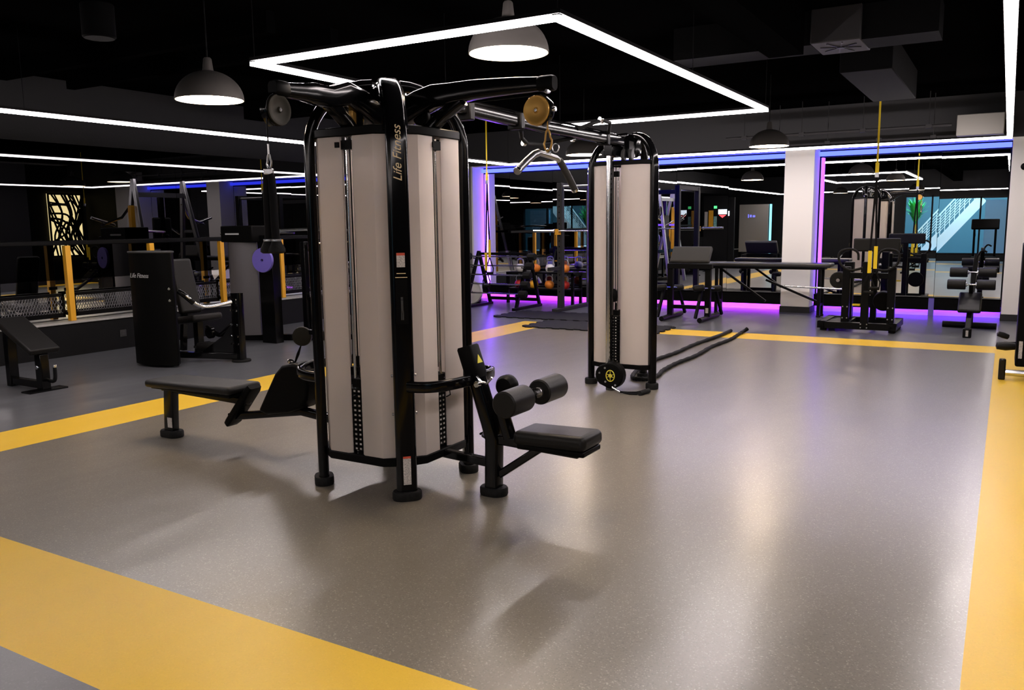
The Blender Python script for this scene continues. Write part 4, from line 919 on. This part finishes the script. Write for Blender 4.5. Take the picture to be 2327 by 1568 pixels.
# decline bench at the left edge
t = thing('decline_bench', (-8.3, 4.6, 0), 'black decline bench cut off by the left edge of the view', 'bench')
mb = MB().span((-.33, -.15, -.03), (.33, .15, .03)); mb.xf(Matrix.Translation((-8.28, 4.60, .53)) @ Matrix.Rotation(math.radians(26), 4, 'Y'))
obj('bench_pad', mb, 'pad', t, bevel=.015, seg=3)
obj('pad_beam', MB().beam((-8.6, 4.6, .63), (-8.0, 4.6, .34), .06, .05), 'gloss', t)
obj('front_post', MB().span((-8.085, 4.545, .0), (-7.99, 4.635, .36)), 'gloss', t, bevel=.006)
obj('rear_post', MB().span((-8.62, 4.55, 0), (-8.54, 4.64, .62)), 'gloss', t, bevel=.006)
obj('base_rail', MB().span((-8.6, 4.56, .02), (-8.0, 4.63, .09)), 'gloss', t, bevel=.006)
obj('foot_plate', MB().span((-8.10, 4.40, 0), (-7.95, 4.78, .015)), 'gloss', t)
hk = obj('hook_handle', MB().tube(smooth_path([(-7.99, 4.6, .11), (-7.90, 4.6, .10), (-7.87, 4.61, .13), (-7.86, 4.61, .24)], 5), .018, 10), 'gloss', t)
obj('handle_tip', MB().disc((-7.86, 4.61, .25), (0, 0, 1), .019, .025), 'chrome', hk)
obj('locking_knob', MB().disc((-8.03, 4.54, .235), (0, 1, 0), .02, .03), 'chrome', t)

# ------------------------------------------------------------------ tall A-frame machine behind the large tower (seen in the left mirrors)
t = thing('lever_row_machine', (-7.6, 9.9, 0), 'tall A-frame lever machine with chrome arms reflected in the left mirrors', 'gym machine')
xa, ya = -7.55, 9.75
for sg in (-1, 1):
    y0 = ya+sg*.62; y1 = ya+sg*.50
    obj('leg', MB().beam((xa+.35, y0, .03), (xa, y1, 2.40), .07, .06, (0, 1, 0)), 'steel', t, bevel=.006)  # brighter steel in place of black paint, standing in for edge highlights
    obj('leg', MB().beam((xa-.55, y0, .03), (xa, y1, 2.40), .07, .06, (0, 1, 0)), 'steel', t, bevel=.006)
    obj('side_brace', MB().beam((xa-.22, y1+sg*.06, 1.5), (xa+.15, y1+sg*.06, 1.5), .05, .05), 'chrome', t)
    obj('lever_arm', MB().tube([(xa+.05, y1, 2.0), (xa+.12, y1+sg*.18, 1.75), (xa+.15, y1+sg*.55, 1.62)], .024, 8), 'chrome', t)
    obj('weight_horn', MB().cyl((xa+.15, y1+sg*.30, 1.62), (xa+.15, y1+sg*.72, 1.75), .025, 12), 'chrome', t)
    obj('grip', MB().cyl((xa+.1, y1-sg*.05, 1.45), (xa+.35, y1-sg*.1, 1.60), .018, 10), 'chrome', t)
obj('yellow_upright', MB().span((xa-.05, ya-.62, .1), (xa+.03, ya-.54, 1.95)), 'yellow', t, bevel=.005)
obj('cross_bar', MB().span((xa-.04, ya-.5, 2.10), (xa+.04, ya+.5, 2.18)), 'steel', t)
obj('cross_bar', MB().span((xa-.04, ya-.55, .8), (xa+.04, ya+.55, .88)), 'gloss', t)
obj('seat_pad', MB().span((xa+.1, ya-.2, .5), (xa+.5, ya+.2, .58)), 'pad', t, bevel=.03, seg=3)
obj('chest_pad', MB().span((xa-.05, ya-.18, 1.2), (xa+.03, ya+.18, 1.75)), 'pad', t, bevel=.03, seg=3)
obj('seat_post', MB().span((xa+.22, ya-.05, 0), (xa+.32, ya+.05, .5)).span((xa-.06, ya-.04, .84), (xa+.02, ya+.04, 2.1)), 'gloss', t)

# ------------------------------------------------------------------ right side: backlit lattice panel (seen in the left mirrors)
t = thing('backlit_screen', (XR-.05, 14.5, .8), 'glowing cream panel behind a black curving lattice on the right wall', 'light panel')
obj('light_box', MB().span((XR-.06, 14.02, .80), (XR-.001, 15.02, 2.58)), 'backlit', t, smooth=False)
lat = MB()
fr = ((14.0, .78), (15.04, 2.60))
for a, b in (((14.0, .78), (15.04, .83)), ((14.0, 2.55), (15.04, 2.60)), ((14.0, .78), (14.05, 2.60)), ((14.99, .78), (15.04, 2.60))): lat.span((XR-.085, a[0], a[1]), (XR-.06, b[0], b[1]))
rnd = random.Random(3)
for k in range(17):
    if k < 9: p = [(14.02, .8+rnd.random()*1.7), (14.3+rnd.random()*.3, .9+rnd.random()*1.5), (14.55+rnd.random()*.2, .9+rnd.random()*1.5), (15.02, .85+rnd.random()*1.7)]
    else: x = 14.05+rnd.random()*.8; p = [(x, 2.57), (min(15, x+.12+rnd.random()*.2), 2.0), (x-.05+rnd.random()*.15, 1.4), (min(15.0, x+rnd.random()*.4), .81)]
    pts = [(XR-.072, max(14.02, min(15.02, q.x)), max(.8, min(2.58, q.y))) for q in smooth_path([(u, v, 0) for u, v in p], 6)]
    lat.sweep(pts, rrect(.009, .022+.012*rnd.random(), .004, 2), (1, 0, 0))
obj('lattice', lat, 'plastic', t)

# ------------------------------------------------------------------ behind the camera: seen only in the far mirrors
solo('wall_partition', MB().span((-10.2, -2.0, 0), (-9.1, -1.9, 2.5)), 'wallblack', 'short dark partition behind the camera on the left', 'wall', kind='structure')
def flat(name, x0, x1, z0, z1, y, m, label, cat): return solo(name, MB().span((x0, y, z0), (x1, y+.012, z1)), m, label, cat, smooth=False)
flat('wall_poster', -10.16, -10.04, 1.25, 1.9, -1.9, 'sticker', 'white poster on the dark partition', 'poster')
flat('wall_poster', -10.0, -9.82, 1.25, 1.95, -1.9, 'yellow', 'amber poster on the dark partition', 'poster')
flat('wall_poster', -9.80, -9.68, 1.25, 1.72, -1.9, 'teal', 'teal poster on the dark partition', 'poster')
t = thing('lit_sign', (-9.45, -1.88, 1.7), 'small lit sign with white and red bands on the partition', 'sign')
for k in range(5): obj('sign_stroke', MB().span((-9.62+k*.068, -1.9, 1.80), (-9.565+k*.068, -1.88, 1.98)), 'exitwhite', t, smooth=False)
obj('sign_arrow', MB().prism([(-9.60, -1.9, 1.77), (-9.32, -1.9, 1.77), (-9.46, -1.9, 1.66)], (0, .01, 0)), 'exitred', t, smooth=False)
flat('exit_light', -9.80, -9.68, 2.02, 2.12, -1.9, 'exitgreen', 'small green exit light high on the partition', 'sign')
t = thing('display_board', (-8.780, -4.0, 0), 'grey freestanding board with a faint violet sign', 'board')
obj('board', MB().span((-9.480, -4.05, .35), (-8.330, -3.97, 2.25)), 'panelgrey', t, bevel=.005)
obj('violet_mark', MB().span((-9.130, -3.97, 1.72), (-9.090, -3.96, 1.86)).span((-9.050, -3.97, 1.74), (-8.980, -3.96, 1.84)).span((-8.940, -3.97, 1.74), (-8.840, -3.96, 1.82)), 'violet', t, smooth=False)
obj('board_foot', MB().span((-9.430, -4.2, 0), (-9.330, -3.8, .36)).span((-8.480, -4.2, 0), (-8.380, -3.8, .36)), 'black', t)
solo('cyan_light_tube', MB().span((-8.280, -4.03, 0), (-8.200, -3.98, 2.25)), 'cyan', 'upright cyan light tube beside the grey board', 'light')
# glazing and atrium with staircase
solo('window_1', MB().span((-3.45, YB-.06, .25), (.3, YB-.0, .31)).span((-3.45, YB-.06, 2.36), (.3, YB, 2.42)).span((-2.55, YB-.06, .25), (-2.49, YB, 2.42)).span((-1.05, YB-.06, .25), (-.99, YB, 2.42)), 'black', 'black frame of the wide window behind the gym', 'window', kind='structure')
solo('wall_atrium', MB().span((-5.5, -9.6, -.1), (2.5, -9.5, 4.2)).span((-5.5, -9.6, -.1), (-5.4, YB-.2, 4.2)).span((2.4, -9.6, -.1), (2.5, YB-.2, 4.2)), 'atrium', 'dark teal atrium wall beyond the window', 'wall', kind='structure')
solo('floor_atrium', MB().span((-5.5, -9.6, -.12), (2.5, YB-.2, -.02)), 'bluepanel', 'blue atrium floor beyond the window', 'floor', kind='structure')
solo('wall_glazed', MB().span((-.88, -6.6, -.02), (.2, -6.5, 2.3)), 'bluepanel', 'blue glazed panel beyond the window at its right end', 'wall', kind='structure')
t = thing('staircase', (-1.9, -7.4, 0), 'white staircase with slim rails in the bright atrium beyond the window', 'staircase')
A, B = V((-3.05, -7.0, -.02)), V((-1.12, -7.0, 2.35)); dd = (B-A)/12
st = MB()
for k in range(12):
    p = A+dd*k; st.span((p.x, -7.9, p.z), (p.x+dd.x*1.05, -7.0, p.z+dd.z))
obj('steps', st, 'white', t, smooth=False)
obj('stringer', MB().beam(A+V((.12, .03, .04)), B+V((.12, .03, .04)), .05, .36, (0, 0, 1)), 'white', t)
rl = MB()
for q in range(6): rl.beam(A+V((0, .03, .36+q*.11)), B+V((0, .03, .36+q*.11)), .022, .022)
rl.beam(A+V((0, .03, 1.05)), B+V((0, .03, 1.05)), .05, .05)
for k in range(13): p = A+dd*k; rl.span((p.x-.012, -6.99, p.z), (p.x+.012, -6.96, p.z+1.05))
obj('railing', rl, 'white', t, smooth=False)
t = thing('atrium_plant', (-3.12, -6.5, -.02), 'tall green plant growing in the atrium beyond the window', 'plant')
lf = MB(); rnd = random.Random(5)
for k in range(170):
    a = rnd.random()*2*PI; L = .35+rnd.random()*.45; up = .35+rnd.random()*1.1
    b0 = V((-3.12, -6.5, 1.3+rnd.random()*.3)); tip = b0+V((math.cos(a)*L*.62, math.sin(a)*L*.24, up*.62)); mid = (b0+tip)/2+V((0, 0, .12))
    s = V((-math.sin(a), math.cos(a), 0))*.035
    lf.add([b0-s*.4, b0+s*.4, mid+s, mid-s, tip], [(0, 1, 2, 3), (3, 2, 4)])
obj('leaves', lf, 'green', t, smooth=False)
obj('stem', MB().tube([(-3.12, -6.5, .4), (-3.10, -6.75, 1.0), (-3.12, -6.5, 1.5)], .05, 8), 'yellow', t)
obj('pot', MB().lathe([(0, -.02), (.2, -.02), (.26, .42), (.24, .42), (.2, .38), (0, .38)], (-3.12, -6.5, 0)), 'plastic', t)
# treadmill behind the camera
t = thing('treadmill', (-.75, -3.0, 0), 'dark treadmill seen in the right far mirror', 'treadmill')
obj('deck', MB().span((-1.1, -4.6, .08), (-.4, -2.9, .2)), 'plastic', t, bevel=.02)
obj('belt', MB().span((-1.0, -4.55, .2), (-.5, -3.2, .205)), 'rubber', t)
for x in (-1.07, -.43): obj('upright', MB().beam((x, -3.1, .1), (x, -2.85, 1.35), .07, .09, (0, 1, 0)), 'plastic', t, bevel=.01)
for x in (-1.07, -.43): obj('handrail', MB().tube([(x, -2.9, 1.12), (x, -3.3, 1.10), (x, -3.6, 1.0)], .025, 8), 'plastic', t)
mb = MB().span((-.42, -.06, -.18), (.42, .06, .18)); mb.xf(Matrix.Translation((-.75, -2.82, 1.4)) @ Matrix.Rotation(math.radians(25), 4, 'X'))
obj('console', mb, 'plastic', t, bevel=.03, seg=3)
obj('motor_cover', MB().span((-1.12, -2.95, .06), (-.38, -2.45, .3)), 'plastic', t, bevel=.04, seg=3)

# ------------------------------------------------------------------ daylight in the atrium
def area(name, loc, rot, sx, sy, power, col):
    l = bpy.data.lights.new(name, 'AREA'); l.shape = 'RECTANGLE'; l.size = sx; l.size_y = sy; l.energy = power; l.color = col
    o = bpy.data.objects.new(name, l); COL.objects.link(o); o.location = loc; o.rotation_euler = rot
    return o
area('atrium_skylight', (-1.5, -6.7, 4.1), (0, 0, 0), 6.0, 1.0, 700, (.34, .78, 1.))

# ------------------------------------------------------------------ world, camera, view
w = bpy.data.worlds.new('World'); S.world = w; w.use_nodes = True
w.node_tree.nodes['Background'].inputs[0].default_value = (.6, .6, .8, 1); w.node_tree.nodes['Background'].inputs[1].default_value = .0015
yaw, pitch, roll, F = .5337842849, .1432668476, -.0126672123, 1898.16
cyw, sy = math.cos(yaw), math.sin(yaw)
fwd0 = V((-sy, cyw, 0)); r0 = V((cyw, sy, 0)); u0 = V((0, 0, 1))
fwd = fwd0*math.cos(pitch)-u0*math.sin(pitch); up = u0*math.cos(pitch)+fwd0*math.sin(pitch)
right = r0*math.cos(roll)+up*math.sin(roll); up2 = up*math.cos(roll)-r0*math.sin(roll)
cam = bpy.data.cameras.new('Camera'); co = bpy.data.objects.new('Camera', cam); COL.objects.link(co)
mw = Matrix((right, up2, -fwd)).transposed().to_4x4(); mw.translation = V((0, 0, 1.55)); co.matrix_world = mw
cam.sensor_fit = 'HORIZONTAL'; cam.sensor_width = 36; cam.lens = F/2327*36; cam.clip_start = .05; cam.clip_end = 100
S.camera = co
S.view_settings.view_transform = 'Standard'; S.view_settings.look = 'None'; S.view_settings.exposure = .85; S.view_settings.gamma = 1.
S.view_settings.use_curve_mapping = False
try:
    c = S.cycles; c.use_denoising = True; c.max_bounces = 8; c.diffuse_bounces = 3; c.glossy_bounces = 5; c.sample_clamp_indirect = 4.; c.caustics_reflective = False; c.caustics_refractive = False
except Exception: pass
